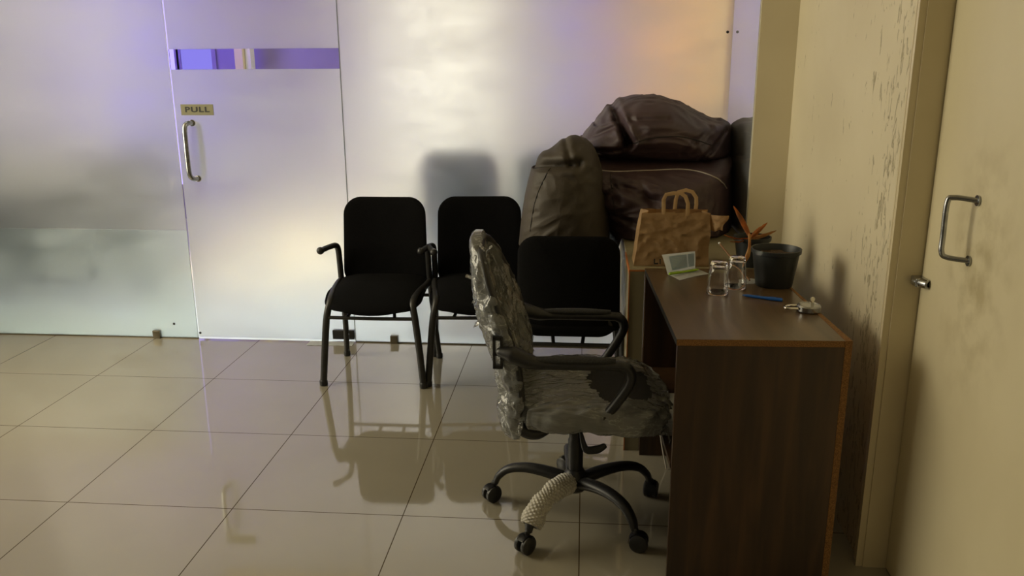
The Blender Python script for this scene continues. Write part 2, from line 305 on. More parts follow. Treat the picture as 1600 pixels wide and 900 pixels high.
def tube(bm, pts, r, seg=12, smooth=8, flat=1.0, up=None, caps=True):
    """r: number or list per control point; flat scales the profile along the second axis"""
    n0 = len(pts); P = catmull(pts, smooth) if smooth else [V3(p) for p in pts]
    m = len(P)
    def rad(i):
        if not isinstance(r, (list, tuple)): return r
        t = i / (m - 1) * (n0 - 1); k = min(int(t), n0 - 2); return r[k] + (r[k + 1] - r[k]) * (t - k)
    T = [(P[min(i + 1, m - 1)] - P[max(i - 1, 0)]).normalized() for i in range(m)]
    u = V3(up) if up else (V3((0, 0, 1)) if abs(T[0].z) < 0.9 else V3((1, 0, 0)))
    rings = []
    a = (u - T[0] * u.dot(T[0])).normalized()
    for i in range(m):
        base = V3(up) if up else a
        a = (base - T[i] * base.dot(T[i]))
        a = a.normalized() if a.length > 1e-5 else V3((1, 0, 0))
        b = T[i].cross(a)
        ring = []
        for k in range(seg):
            th = 2 * PI * k / seg
            ring.append(bm.verts.new(P[i] + a * math.cos(th) * rad(i) * flat + b * math.sin(th) * rad(i)))
        rings.append(ring)
    for i in range(m - 1):
        for k in range(seg):
            bm.faces.new((rings[i][k], rings[i][(k + 1) % seg], rings[i + 1][(k + 1) % seg], rings[i + 1][k]))
    if caps:
        for ring, s, ti, ri in ((rings[0], -1, T[0], rad(0)), (rings[-1], 1, T[-1], rad(m - 1))):
            c = sum((v.co for v in ring), V3()) / seg
            ins = [bm.verts.new(c + (v.co - c) * 0.6 + ti * s * ri * 0.35) for v in ring]
            for k in range(seg): bm.faces.new((ring[k], ring[(k + 1) % seg], ins[(k + 1) % seg], ins[k]))
            bm.faces.new(ins)
    return bm
def lathe(bm, prof, c=(0, 0, 0), seg=40, axis='z'):
    rings = []
    for (r, z) in prof:
        ring = []
        for k in range(seg):
            th = 2 * PI * k / seg
            p = (r * math.cos(th), r * math.sin(th), z)
            if axis == 'x': p = (z, r * math.cos(th), r * math.sin(th))
            if axis == 'y': p = (r * math.cos(th), z, r * math.sin(th))
            ring.append(bm.verts.new(V3(p) + V3(c)))
        rings.append(ring)
    for i in range(len(rings) - 1):
        for k in range(seg):
            bm.faces.new((rings[i][k], rings[i][(k + 1) % seg], rings[i + 1][(k + 1) % seg], rings[i + 1][k]))
    if prof[0][0] > 1e-6: bm.faces.new(rings[0])
    if prof[-1][0] > 1e-6: bm.faces.new(rings[-1])
    bmesh.ops.remove_doubles(bm, verts=bm.verts, dist=1e-6)
    return bm
def prism(bm, poly, d0, d1, plane='xz'):
    def P(p, d): return {'xz': V3((p[0], d, p[1])), 'xy': V3((p[0], p[1], d)), 'yz': V3((d, p[0], p[1]))}[plane]
    A = [bm.verts.new(P(p, d0)) for p in poly]; B = [bm.verts.new(P(p, d1)) for p in poly]
    bm.faces.new(A); bm.faces.new(B[::-1])
    for i in range(len(poly)): bm.faces.new((A[i], B[i], B[(i + 1) % len(poly)], A[(i + 1) % len(poly)]))
    return bm
def surf(bm, fn, nu, nv, closeu=False):
    G = [[bm.verts.new(fn(i / nu, j / nv)) for j in range(nv + 1)] for i in range(nu + (0 if closeu else 1))]
    n = len(G)
    for i in range(nu):
        for j in range(nv):
            a, b = G[i], G[(i + 1) % n]
            bm.faces.new((a[j], b[j], b[j + 1], a[j + 1]))
    return bm
def finish(bm): bmesh.ops.recalc_face_normals(bm, faces=bm.faces); return bm
def rt(pts, ang):
    return [Matrix.Rotation(ang, 3, 'Z') @ V3(p) for p in pts]

def obj(name, bm, m, parent=None, smooth=True, off=None, mods=None, sharp=40):
    finish(bm)
    if off is not None: bmesh.ops.translate(bm, verts=bm.verts, vec=-V3(off))
    me = bpy.data.meshes.new(name); bm.to_mesh(me); bm.free()
    for mm in (m if isinstance(m, (list, tuple)) else [m]): me.materials.append(MT[mm] if isinstance(mm, str) else mm)
    if smooth:
        for p in me.polygons: p.use_smooth = True
        me.set_sharp_from_angle(angle=math.radians(sharp))
    o = bpy.data.objects.new(name, me); COL.objects.link(o)
    if parent: o.parent = parent
    return o
def thing(name, label, cat, loc=(0, 0, 0), rotz=0, group=None):
    o = bpy.data.objects.new(name, None); COL.objects.link(o); o.location = loc; o.rotation_euler = (0, 0, rotz)
    o.empty_display_size = 0.1
    o['label'] = label; o['category'] = cat
    if group: o['group'] = group
    return o
def tag(o, label, cat, group=None):
    o['label'] = label; o['category'] = cat
    if group: o['group'] = group
    return o
def struct(o, label=None):
    o['kind'] = 'structure'
    if label: o['label'] = label
    return o
def textmesh(name, s, size, m, parent, matrix, extrude=0.0005, spacing=1.0, bold=0.0):
    cu = bpy.data.curves.new(name, 'FONT'); cu.body = s; cu.size = size; cu.extrude = extrude; cu.align_x = 'CENTER'; cu.align_y = 'CENTER'
    cu.space_character = spacing; cu.offset = bold
    cu.materials.append(MT[m])
    tmp = bpy.data.objects.new('t', cu); COL.objects.link(tmp)
    dg = bpy.context.evaluated_depsgraph_get()
    me = bpy.data.meshes.new_from_object(tmp.evaluated_get(dg)); me.name = name
    bpy.data.objects.remove(tmp); bpy.data.curves.remove(cu)
    o = bpy.data.objects.new(name, me); COL.objects.link(o); o.parent = parent; o.matrix_local = matrix
    return o

# camera-free pixel helper: used once to read measured positions off the survey of the room
def px_on_y(x, y, Y):
    d = CF + CR * ((x - 800) / F) + CU * ((450 - y) / F); return V3((0, 0, HH)) + d * (Y / d.y)
def px_on_z(x, y, z):
    d = CF + CR * ((x - 800) / F) + CU * ((450 - y) / F); return V3((0, 0, HH)) + d * ((z - HH) / d.z)

# ---------------------------------------------------------------- the room
YW = 4.29; CEIL = 2.8; XR = 0.865; XM = 0.713
bm = new(); box(bm, -7.2, 2.0, -3.2, YW + 0.006, -0.05, 0); struct(obj('floor', bm, 'tile', smooth=False), 'glossy beige square floor tiles')
MT['tile_pale'] = mat('pale_floor', srgb(214, 214, 206), srgb(206, 206, 196), 0.3)
bm = new(); box(bm, -7.2, 2.0, YW + 0.006, 9.0, -0.05, 0); struct(obj('floor', bm, 'tile_pale', smooth=False), 'pale floor blurred behind the frosted glass')
bm = new(); box(bm, -7.2, 2.0, -3.2, 9.0, CEIL, CEIL + 0.05); struct(obj('ceiling', bm, 'wall_plain', smooth=False))
# right wall with the door recess (door plane pushed in by 65 mm)
YJ, YD0, DX = 2.31, 1.32, 0.93
bm = new(); box(bm, XR, XR + 0.25, YJ, 3.65, 0, CEIL); box(bm, XR, XR + 0.25, -3.2, YD0, 0, CEIL); box(bm, XR, XR + 0.25, YD0, YJ, 2.15, CEIL)
struct(obj('wall_right', bm, 'wall', smooth=False), 'cream right wall with peeling paint')
bm = new(); box(bm, XM, XR + 0.25, 3.65, YW + 0.15, 0, CEIL); struct(obj('wall_corner', bm, 'wall_plain', smooth=False), 'cream column face beside the glass partition')
# glossy strip on the flank of the column
bm = new(); box(bm, XM - 0.006, XM, 3.652, YW - 0.008, 0, CEIL); struct(obj('trim_1', bm, 'mirror', smooth=False), 'mirror-bright strip on the column flank, reflecting the bean bags')
bm = new(); box(bm, -7.25, -7.2, -3.2, 9, 0, CEIL); struct(obj('wall_left', bm, 'wall_plain', smooth=False))
# door with trim
def trim_profile(bm):
    poly = [(YJ, XR), (YJ + 0.052, XR), (YJ + 0.052, XR - 0.010), (YJ + 0.040, XR - 0.012), (YJ + 0.036, XR - 0.006), (YJ + 0.020, XR - 0.006), (YJ + 0.014, XR - 0.020), (YJ, XR - 0.020)]
    A = [bm.verts.new((x, y, 0)) for y, x in poly]; B = [bm.verts.new((x, y, 2.2)) for y, x in poly]
    bm.faces.new(A); bm.faces.new(B[::-1])
    for i in range(len(poly)): bm.faces.new((A[i], B[i], B[(i + 1) % len(poly)], A[(i + 1) % len(poly)]))
bm = new(); trim_profile(bm); struct(obj('trim_2', bm, 'trimpaint', smooth=False), 'cream grooved door architrave')
bm = new(); box(bm, XR - 0.001, DX + 0.05, YJ - 0.0, YJ + 0.02, 0, 2.15); box(bm, XR - 0.001, DX + 0.05, YD0 - 0.02, YD0, 0, 2.15); box(bm, XR - 0.001, DX + 0.05, YD0, YJ, 2.13, 2.15)
bm2 = new(); box(bm2, XR - 0.001, DX + 0.05, YJ - 0.004, YJ, 0, 2.13); bm.free()
struct(obj('trim_3', bm2, 'trimpaint', smooth=False), 'cream door jamb')
bm = new(); box(bm, DX, DX + 0.04, YD0 + 0.004, YJ - 0.0085, 0.005, 2.125, 0.002)
door = struct(obj('door_2', bm, 'doorpaint', smooth=False), 'cream panel door with a steel pull handle')
# recess back (dark gap line)
bm = new(); box(bm, DX + 0.041, DX + 0.06, YD0, YJ, 0, 2.13); struct(obj('trim_4', bm, 'darkpanel', smooth=False))
hb = DX - 0.058
bm = new(); tube(bm, [(DX - 0.002, 2.035, 1.165), (hb + 0.012, 2.06, 1.168), (hb, 2.066, 1.155), (hb, 2.066, 1.07), (hb, 2.063, 1.035), (hb + 0.012, 2.06, 1.022), (DX - 0.002, 2.04, 1.018)], 0.0065, smooth=6)
lathe(bm, [(0.013, DX - 0.005), (0.012, DX + 0.001)], (0, 2.035, 1.165), 20, 'x'); lathe(bm, [(0.013, DX - 0.005), (0.012, DX + 0.001)], (0, 2.04, 1.018), 20, 'x')
obj('door_handle', bm, 'steel', door)
bm = new(); lathe(bm, [(0.010, 0), (0.013, 0.004), (0.013, 0.045), (0.010, 0.048), (0.0075, 0.048), (0.007, 0.03), (0, 0.03)], (0, 0, 0), 24, 'y')
bmesh.ops.transform(bm, matrix=Matrix.Rotation(0.5, 4, 'Z'), verts=bm.verts)
bmesh.ops.rotate(bm, cent=(0, 0, 0), matrix=Matrix.Rotation(PI, 3, 'Z'), verts=bm.verts)
bmesh.ops.translate(bm, verts=bm.verts, vec=(DX - 0.026, 2.285, 0.905))
box(bm, DX - 0.030, DX - 0.0, 2.26, 2.30, 0.893, 0.917, 0.003)
obj('door_latch', bm, 'steel', door)

# ---------------------------------------------------------------- glass partition
GT = 0.008; XS1, XS2 = -2.147, -1.2455
bm = new(); box(bm, -7.2, XS1 - 0.0045, YW, YW + GT, 0.622, CEIL)
gl1 = struct(obj('window_1', bm, 'frost', smooth=False), 'frosted glass partition panel left of the glass door')
bm = new(); box(bm, -7.2, XS1 - 0.0045, YW, YW + GT, 0.006, 0.621); obj('lower_film', bm, 'frost_low', gl1, False)
bm = new(); box(bm, XS1 + 0.0045, XS2 - 0.002, YW, YW + GT, 0.014, 1.468); box(bm, XS1 + 0.0045, XS2 - 0.002, YW, YW + GT, 1.569, CEIL)
gd = struct(obj('door_1', bm, 'frost', smooth=False), 'frosted glass door with a clear strip and PULL sign')
bm = new(); box(bm, XS1 + 0.0045, XS2 - 0.002, YW, YW + GT, 1.468, 1.569); obj('clear_strip', bm, 'clear', gd, False)
bm = new(); box(bm, XS2 - 0.002, XS2 - 0.001, YW - 0.0005, YW + GT, 0.014, CEIL); obj('polished_edge', bm, 'glass_edge', gd, False)
bm = new(); box(bm, XS2 + 0.002, XM, YW, YW + GT, 0.006, CEIL)
gl2 = struct(obj('window_2', bm, 'frost', smooth=False), 'frosted glass partition panel behind the black chairs')
bm = new(); box(bm, XS2 + 0.001, XS2 + 0.002, YW - 0.0005, YW + GT, 0.006, CEIL); obj('polished_edge', bm, 'glass_edge', gl2, False)
bm = new(); box(bm, -7.2, XS1 - 0.003, YW - 0.002, YW + GT + 0.002, 0, 0.006); box(bm, XS2 + 0.002, XM, YW - 0.002, YW + GT + 0.002, 0, 0.006)
struct(obj('trim_5', bm, 'bracket', smooth=False), 'thin channel under the glass panels')
bm = new(); box(bm, XS2 - 0.001, XS2 + 0.001, YW + 0.002, YW + 0.010, 0.0, CEIL); struct(obj('trim_8', bm, 'joint', smooth=False), 'thin upright joint on the hinge side of the glass door')
# PULL sign
sx, sz = -2.0205, 1.264
bm = new(); box(bm, sx - 0.088, sx + 0.088, YW - 0.004, YW - 0.0002, sz - 0.028, sz + 0.028, 0.0012)
sg = obj('pull_sign', bm, 'plate', gd, False)
textmesh('sign_lettering', 'PULL', 0.044, 'ink', sg, Matrix.Translation((sx, YW - 0.0046, sz)) @ Matrix.Rotation(PI / 2, 4, 'X') @ Matrix.Diagonal((1.25, 0.85, 1, 1)), 0.0006, 1.15, 0.0013)
hx = -2.068
bm = new(); tube(bm, [(hx + 0.012, YW, 1.196), (hx + 0.004, YW - 0.035, 1.196), (hx - 0.004, YW - 0.055, 1.18), (hx - 0.006, YW - 0.058, 1.12), (hx - 0.006, YW - 0.058, 0.98), (hx - 0.003, YW - 0.055, 0.925), (hx + 0.006, YW - 0.035, 0.906), (hx + 0.014, YW, 0.904)], 0.0125, 16)
hd = obj('pull_handle', bm, 'steel', gd)
bm = new()
for zz, xx in ((1.196, hx + 0.013), (0.904, hx + 0.015)): lathe(bm, [(0.0, -0.008), (0.017, -0.006), (0.018, 0)], (xx, YW, zz), 24, 'y')
obj('handle_boss', bm, 'chrome', hd)
# handle on the far face, seen through as a blurred shade
bm = new(); tube(bm, [(hx + 0.012, YW + GT, 1.196), (hx + 0.012, YW + 0.05, 1.19), (hx + 0.012, YW + 0.07, 1.16), (hx + 0.012, YW + 0.07, 0.94), (hx + 0.012, YW + 0.05, 0.91), (hx + 0.012, YW + GT, 0.904)], 0.0125, 16)
obj('pull_handle', bm, 'steel', gd)
# small bolt holes
for (px, py, par) in ((272, 506, gl1), (313, 520, gd), (1137, 50, gl2)):
    q = px_on_y(px, py, YW); bm = new(); lathe(bm, [(0.0, -0.003), (0.006, -0.0025), (0.007, 0)], (q.x, YW, q.z), 16, 'y'); obj('bolt_cap', bm, 'darkpanel', par)
for px, gp in ((246, gl1), (616, gl2)):
    q = px_on_y(px, 523, YW)
    bm = new(); box(bm, q.x - 0.021, q.x + 0.021, YW - 0.014, YW - 0.001, 0.0, 0.045, 0.003); box(bm, q.x - 0.021, q.x + 0.021, YW + GT + 0.001, YW + GT + 0.014, 0.0, 0.045, 0.003)
    obj('floor_clip', bm, 'bracket', gp)
# floor pivot box + scraps of paper
bm = new(); box(bm, XS2 - 0.125, XS2 - 0.004, YW - 0.012, YW - 0.0006, 0.020, 0.070, 0.003); box(bm, XS2 - 0.125, XS2 - 0.004, YW + GT + 0.001, YW + GT + 0.012, 0.020, 0.070, 0.003)
obj('pivot_patch', bm, 'darkpanel', gd)

# ---------------------------------------------------------------- room behind the glass
YB = 8.0
bm = new(); box(bm, -7.2, -1.95, YB, YB + 0.1, 0, CEIL); struct(obj('wall_back', bm, 'purplewall', smooth=False))
bm = new(); box(bm, -1.95, 2.0, YB + 0.001, YB + 0.1, 0, CEIL); struct(obj('wall_front', bm, 'wall_plain', smooth=False))
bm = new(); box(bm, 1.95, 2.0, YW + 0.15, YB, 0, CEIL); struct(obj('wall_side', bm, 'wall_plain', smooth=False))
def lit(n, x0, x1, z0, z1, m, frame='paper', depth=0.03, y=YB):
    bm = new(); box(bm, x0, x1, y - 0.012, y - 0.002, z0, z1)
    o = struct(obj('window_%d' % n, bm, m, smooth=False))
    bm = new(); f = 0.04
    for (a, b, c, d) in ((x0 - f, x0, z0 - f, z1 + f), (x1, x1 + f, z0 - f, z1 + f), (x0, x1, z0 - f, z0), (x0, x1, z1, z1 + f)): box(bm, a, b, y - depth, y - 0.001, c, d)
    obj('window_frame', bm, frame, o, False); return o
lit(3, -1.86, -0.86, 0.45, 2.72, emit('bright_daylight_window', (1.0, 0.95, 0.76, 1), 2.1))
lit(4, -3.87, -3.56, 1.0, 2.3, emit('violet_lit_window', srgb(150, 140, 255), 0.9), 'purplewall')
lit(5, -4.60, -3.93, 0.35, 2.6, emit('violet_lit_panel', srgb(176, 162, 255), 1.55), 'purplewall')  # violet glow source, widened and brightened so the door seam looks lit
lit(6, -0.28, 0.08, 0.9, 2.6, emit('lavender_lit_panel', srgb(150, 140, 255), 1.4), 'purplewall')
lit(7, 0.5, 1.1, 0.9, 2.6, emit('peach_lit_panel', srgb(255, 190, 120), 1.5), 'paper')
lit(8, 1.28, 1.78, 0.9, 2.6, emit('pale_yellow_fill_panel', srgb(255, 232, 170), 1.1), 'paper')  # glowing panel added to brighten and warm the right end of the glass
bm = new(); box(bm, -3.20, -3.125, YB - 0.35, YB - 0.2, 0, CEIL); struct(obj('trim_6', bm, 'wall_plain', smooth=False), 'beige post seen through the clear strip')
bm = new(); box(bm, -3.12, -3.07, YB - 0.3, YB - 0.2, 0, CEIL); struct(obj('trim_7', bm, 'paper', smooth=False), 'white post seen through the clear strip')

# long dark counter behind the left panel
ct = thing('counter', 'long dark counter blurred behind the left frosted panel', 'counter', (-3.6, 5.1, 0))
bm = new(); box(bm, -1.5, 0.86, -0.18, -0.14, 0.14, 0.98, 0.004); obj('front_board', bm, 'dark_blue', ct, False)
bm = new(); box(bm, -1.5, 0.86, -0.2, 0.3, 0.98, 1.01, 0.004); obj('countertop', bm, 'dark_blue', ct, False)
for x in (-1.5, 0.82):
    bm = new(); box(bm, x, x + 0.04, -0.138, 0.28, 0, 0.98, 0.003); obj('side_panel', bm, 'dark_blue', ct, False)

# ---------------------------------------------------------------- visitor chairs
def rrect(hw, z0, z1, r, n=8):
    pts = []
    for (cx, cz, a0) in ((hw - r, z1 - r, 0), (-hw + r, z1 - r, PI / 2), (-hw + r, z0 + r, PI), (hw - r, z0 + r, 1.5 * PI)):
        for k in range(n + 1):
            a = a0 + PI / 2 * k / n; pts.append((cx + r * math.cos(a), cz + r * math.sin(a)))
    return pts
def cushion_from_outline(bm, outline, place, thick, rings=8, e=2.6):
    """pillow over a closed 2-D outline; place(u, v, w) -> 3-D point, w runs across the thickness"""
    n = len(outline); cx = sum(p[0] for p in outline) / n; cy = sum(p[1] for p in outline) / n
    lay = []
    for side in (1, -1):
        L_ = []
        for k in range(1, rings + 1):
            s = math.sin(PI / 2 * k / rings); h = thick * (1 - s ** e) ** (1 / e) * side
            L_.append([place(cx + (p[0] - cx) * s, cy + (p[1] - cy) * s, h) for p in outline])
        lay.append(L_)
    rimv = [bm.verts.new(p) for p in lay[0][-1]]
    for side, L_ in zip((1, -1), lay):
        prev = [bm.verts.new(p) for p in L_[0]]
        c = bm.verts.new(place(cx, cy, thick * side))
        for i in range(n): bm.faces.new((c, prev[i], prev[(i + 1) % n]))
        for k in range(1, rings):
            cur = rimv if k == rings - 1 else [bm.verts.new(p) for p in L_[k]]
            for i in range(n): bm.faces.new((prev[i], cur[i], cur[(i + 1) % n], prev[(i + 1) % n]))
            prev = cur
    return bm
def visitor_chair(name, label, loc, rz, group):
    t = thing(name, label, 'chair', loc, rz, group)
    bm = new()
    out = [( -0.235, -0.10), (-0.225, -0.17), (-0.17, -0.215), (0, -0.23), (0.17, -0.215), (0.225, -0.17), (0.235, -0.10), (0.225, 0.08), (0.21, 0.16), (0.16, 0.185), (0, 0.19), (-0.16, 0.185), (-0.21, 0.16), (-0.225, 0.08)]
    o2 = []
    cl = [V3((a, b, 0)) for a, b in out]; cl.append(cl[0])
    o2 = [(p.x, p.y) for p in catmull(cl, 4)[:-1]]
    def pl(u, v, w):
        drop = 0.055 * max(0, (-v - 0.02) / 0.2) ** 2.2 - 0.03 * (abs(u) / 0.235) ** 2 * (1 if w < 0 else -0.2)
        return V3((u, v, 0.430 + 0.015 * (v > 0) * v / 0.2 + w * (1.35 if w < 0 else 1.0) - drop))
    cushion_from_outline(bm, o2, pl, 0.038)
    obj('seat', bm, 'blackfab', t)
    bm = new()
    def pb(u, v, w):
        curve = 0.035 * (u / 0.215) ** 2
        lean = 0.165 + (v - 0.42) * 0.09
        return V3((u * (1 - 0.03 * (v > 0.75)), lean + w - curve, v))
    cushion_from_outline(bm, rrect(0.214, 0.40, 0.850, 0.085), pb, 0.026)
    obj('backrest', bm, 'blackfab', t)
    for s in (-1, 1):
        bm = new(); tube(bm, [(s * 0.243, -0.212, 0.012), (s * 0.228, -0.205, 0.18), (s * 0.212, -0.200, 0.33), (s * 0.198, -0.175, 0.405), (s * 0.205, -0.09, 0.432), (s * 0.222, 0.04, 0.437), (s * 0.226, 0.12, 0.440)], 0.0165, 14)
        l = obj('leg', bm, 'blackmetal', t)
        bm = new(); lathe(bm, [(0.0175, 0), (0.0195, 0.004), (0.0195, 0.024), (0.0165, 0.028)], (s * 0.243, -0.212, 0)); obj('foot_cap', bm, 'blackplastic', l)
        bm = new(); tube(bm, [(s * 0.247, 0.212, 0.012), (s * 0.236, 0.18, 0.18), (s * 0.229, 0.145, 0.34), (s * 0.226, 0.118, 0.46)], 0.0145, 14)
        l = obj('leg', bm, 'blackmetal', t)
        bm = new(); lathe(bm, [(0.0155, 0), (0.0175, 0.004), (0.0175, 0.022), (0.0145, 0.026)], (s * 0.247, 0.212, 0)); obj('foot_cap', bm, 'blackplastic', l)
        bm = new(); tube(bm, [(s * 0.226, 0.118, 0.45), (s * 0.225, 0.105, 0.54), (s * 0.226, 0.095, 0.602), (s * 0.232, 0.075, 0.624), (s * 0.25, 0.03, 0.626), (s * 0.273, -0.02, 0.620)], [0.0145, 0.0145, 0.0145, 0.0145, 0.0135, 0.0135], 14)
        a = obj('arm', bm, 'blackmetal', t)
        bm = new(); r = bmesh.ops.create_uvsphere(bm, u_segments=18, v_segments=12, radius=0.0185)
        bmesh.ops.translate(bm, verts=bm.verts, vec=(s * 0.277, -0.026, 0.619)); obj('arm_knob', bm, 'blackplastic', a)
        # post carrying the back
        bm = new(); tube(bm, [(s * 0.205, 0.13, 0.43), (s * 0.18, 0.155, 0.45), (s * 0.16, 0.160, 0.49)], 0.009, 12); obj('back_post', bm, 'blackmetal', t)
    bm = new(); tube(bm, [(-0.214, -0.203, 0.338), (0, -0.203, 0.336), (0.214, -0.203, 0.338)], 0.0085, 12)
    tube(bm, [(-0.226, 0.14, 0.36), (0.226, 0.14, 0.36)], 0.0085, 12, smooth=0)
    for s in (-1, 1): tube(bm, [(s * 0.115, -0.203, 0.338), (s * 0.075, -0.02, 0.385), (s * 0.06, 0.14, 0.362)], 0.008, 10)
    obj('cross_bar', bm, 'blackmetal', t)
    return t
def dup_tree(root, parent=None, skip=()):
    r = root.copy(); COL.objects.link(r)
    if parent: r.parent = parent
    for ch in [o for o in bpy.data.objects if o.parent == root and o.name.split('.')[0] not in skip]: dup_tree(ch, r)
    return r
ch1 = visitor_chair('visitor_chair', 'black armchair standing leftmost, nearest the glass door, its whole seat in view', (-0.985, 3.862, 0), 0.0, 'black visitor chairs')
def chair_copy(label, loc, rz, sz=1.0, group='black visitor chairs', skip=()):
    c = dup_tree(ch1, None, skip); c.location = loc; c.rotation_euler = (0, 0, rz); c.scale = (1, 1, sz); c['label'] = label; c['group'] = group; return c
chair_copy('black armchair in the middle, between the leftmost armchair and the wrapped office chair', (-0.500, 3.905, 0), math.radians(5))
chair_copy('black chair seen from behind, holding the olive bean bag on its seat', (-0.055, 3.455, 0), PI, 0.965, skip=('arm',))
bc = chair_copy('dark chair blurred behind the frosted glass, above the gap between the two armchairs', (-0.70, 4.78, 0), PI, 1.215, 'chairs behind the frosted glass', ('arm',))
bc = chair_copy('dark chair blurred behind the frosted glass, half hidden by the olive bean bag', (-0.19, 4.78, 0), PI, 1.215, 'chairs behind the frosted glass', ('arm',))

# ---------------------------------------------------------------- bean bags
def bag(name, label, pix, Y0, front, back, m, wr, zmin, skew=0.0, flatb=None, e=2.2, seedv=0.0, rings=44, folds=()):
    pts = [px_on_y(x, y, Y0) for x, y in pix]; pts.append(pts[0])
    cl = catmull(pts, 10)[:-1]
    cl = [(p.x, p.z) for p in cl]
    cx = sum(p[0] for p in cl) / len(cl); cz = sum(p[1] for p in cl) / len(cl)
    bm = new()
    def place(u, v, w):
        d = front if w > 0 else back
        y = Y0 - w * d
        x = u + (y - Y0) * skew * max(0.0, (u - cx) / 0.3)
        z = v
        # wrinkles: ridged noise squeezed near rim and folds
        p = V3((x * 7 + seedv, y * 7, z * 9))
        q = V3((x * 3 + 5, y * 3 + seedv, z * 3)); wv = noise.noise_vector(q)
        n1 = 1 - abs(noise.noise(p + wv * 1.8)) * 2
        n2 = 1 - abs(noise.noise(p * 2.1 + wv * 2.5)) * 2
        disp = wr * (n1 * 0.65 + n2 * 0.3 - 0.35)
        for (fx, fz, gx, gz, dep, wid) in folds:
            a = V3((fx, fz, 0)); b = V3((gx, gz, 0)); P_ = V3((x, z, 0)); ab = b - a
            t = max(0, min(1, (P_ - a).dot(ab) / ab.length_squared)); dd = (P_ - a - ab * t).length
            disp -= dep * math.exp(-(dd / wid) ** 2)
            disp += dep * 0.16 * math.exp(-((dd - wid * 2.0) / (wid * 0.9)) ** 2)
        k = 1 if w > 0 else 0.4
        z = z + 0.55 * disp * (1 - abs(w)) 
        return V3((x, y - disp * k * max(0.15, abs(w)) ** 0.5, max(z, (zmin if not (callable(zmin)) else zmin(x)) + 0.004 * disp)))
    cushion_from_outline(bm, cl, place, 1.0, rings, e)
    o = tag(obj(name, bm, m, sharp=180), label, 'bean bag', 'bean bags piled by the glass')
    o['_place'] = 0
    del o['_place']
    def on(u, v):
        # point of the front surface over (u, v)
        best = 0
        ang = math.atan2(v - cz, u - cx)
        # ray to outline
        S = 1.0; dirv = (u - cx, v - cz)
        lo = 1e9
        for i in range(len(cl)):
            a = cl[i]; b = cl[(i + 1) % len(cl)]
            ax, ay, bx, by = a[0] - cx, a[1] - cz, b[0] - cx, b[1] - cz
            den = dirv[0] * (by - ay) - dirv[1] * (bx - ax)
            if abs(den) < 1e-12: continue
            tt = (ax * (by - ay) - ay * (bx - ax)) / den
            uu = (ax * dirv[1] - ay * dirv[0]) / den
            if tt > 0 and 0 <= uu <= 1: lo = min(lo, tt)
        s = min(0.999, 1 / lo) if lo < 1e9 else 0
        return place(u, v, (1 - s ** e) ** (1 / e))
    return o, on
def seam(par, on, pix, Y, m, r=0.003, name='piping', lift=0.002):
    P = []
    q = [px_on_y(x, y, Y) for x, y in pix]
    for p in catmull(q, 6): a = on(p.x, p.z); P.append(a + V3((0, -lift, 0)))
    bm = new(); tube(bm, P, r, 8, 0); obj(name, bm, m, par)
def fold(p0, p1, Y, dep, wid):
    a = px_on_y(*p0, Y); b = px_on_y(*p1, Y); return (a.x, a.z, b.x, b.z, dep, wid)
Y1 = 3.70; CT_ = 0.738
b1, on1 = bag('bean_bag', 'olive brown bean bag at the left of the pile, slumped on the black chair', [(811, 380), (814, 350), (818, 318), (824, 288), (833, 258), (842, 244), (862, 231), (884, 215), (905, 213), (925, 225), (940, 262), (950, 330), (952, 400), (940, 455), (900, 480), (862, 470), (838, 425)],
    Y1, 0.22, 0.22, 'bag_olive', 0.016, 0.462, folds=[fold((835, 253), (905, 250), Y1, 0.06, 0.016), (fold((884, 217), (893, 250), Y1, 0.014, 0.012)), fold((822, 312), (842, 300), Y1, 0.008, 0.009), fold((820, 330), (842, 320), Y1, 0.008, 0.008), fold((826, 290), (850, 280), Y1, 0.008, 0.009)], seedv=3)
seam(b1, on1, [(862, 255), (848, 282), (838, 312), (832, 350)], Y1, 'seam', 0.002, 'stitch_line', 0.001)
seam(b1, on1, [(836, 254), (860, 252), (903, 251)], Y1, 'seam', 0.002, 'stitch_line', 0.001)
Y2 = 4.16
b2, on2 = bag('bean_bag', 'plum bean bag at the bottom right, squashed under the uppermost one', [(903, 243), (903, 268), (908, 292), (926, 312), (940, 342), (950, 368), (970, 378), (1010, 351), (1060, 352), (1110, 352), (1139, 350), (1142, 325), (1141, 270), (1138, 241), (1090, 238), (1040, 236), (980, 236), (930, 236)],
    Y2, 0.61, 0.11, 'bag_plum', 0.026, (lambda x: CT_ + 0.002 - 0.16 * min(1, max(0, (0.170 - x) / 0.02))), skew=0.10, e=3.0, folds=[fold((950, 262), (1010, 285), Y2, 0.03, 0.02), fold((912, 262), (935, 285), Y2, 0.03, 0.018), fold((985, 255), (1010, 300), Y2, 0.012, 0.012), fold((914, 256), (930, 288), Y2, 0.035, 0.009), fold((930, 288), (955, 268), Y2, 0.03, 0.009), fold((925, 300), (990, 318), Y2, 0.02, 0.012)], seedv=11)
seam(b2, on2, [(905, 242), (925, 247), (955, 249), (1000, 248), (1050, 247), (1085, 250), (1108, 256), (1122, 266), (1131, 277)], Y2, 'piping', 0.0030)
seam(b2, on2, [(949, 250), (951, 275), (955, 305)], Y2, 'seam', 0.002, 'stitch_line', 0.001)
Y3 = 4.16
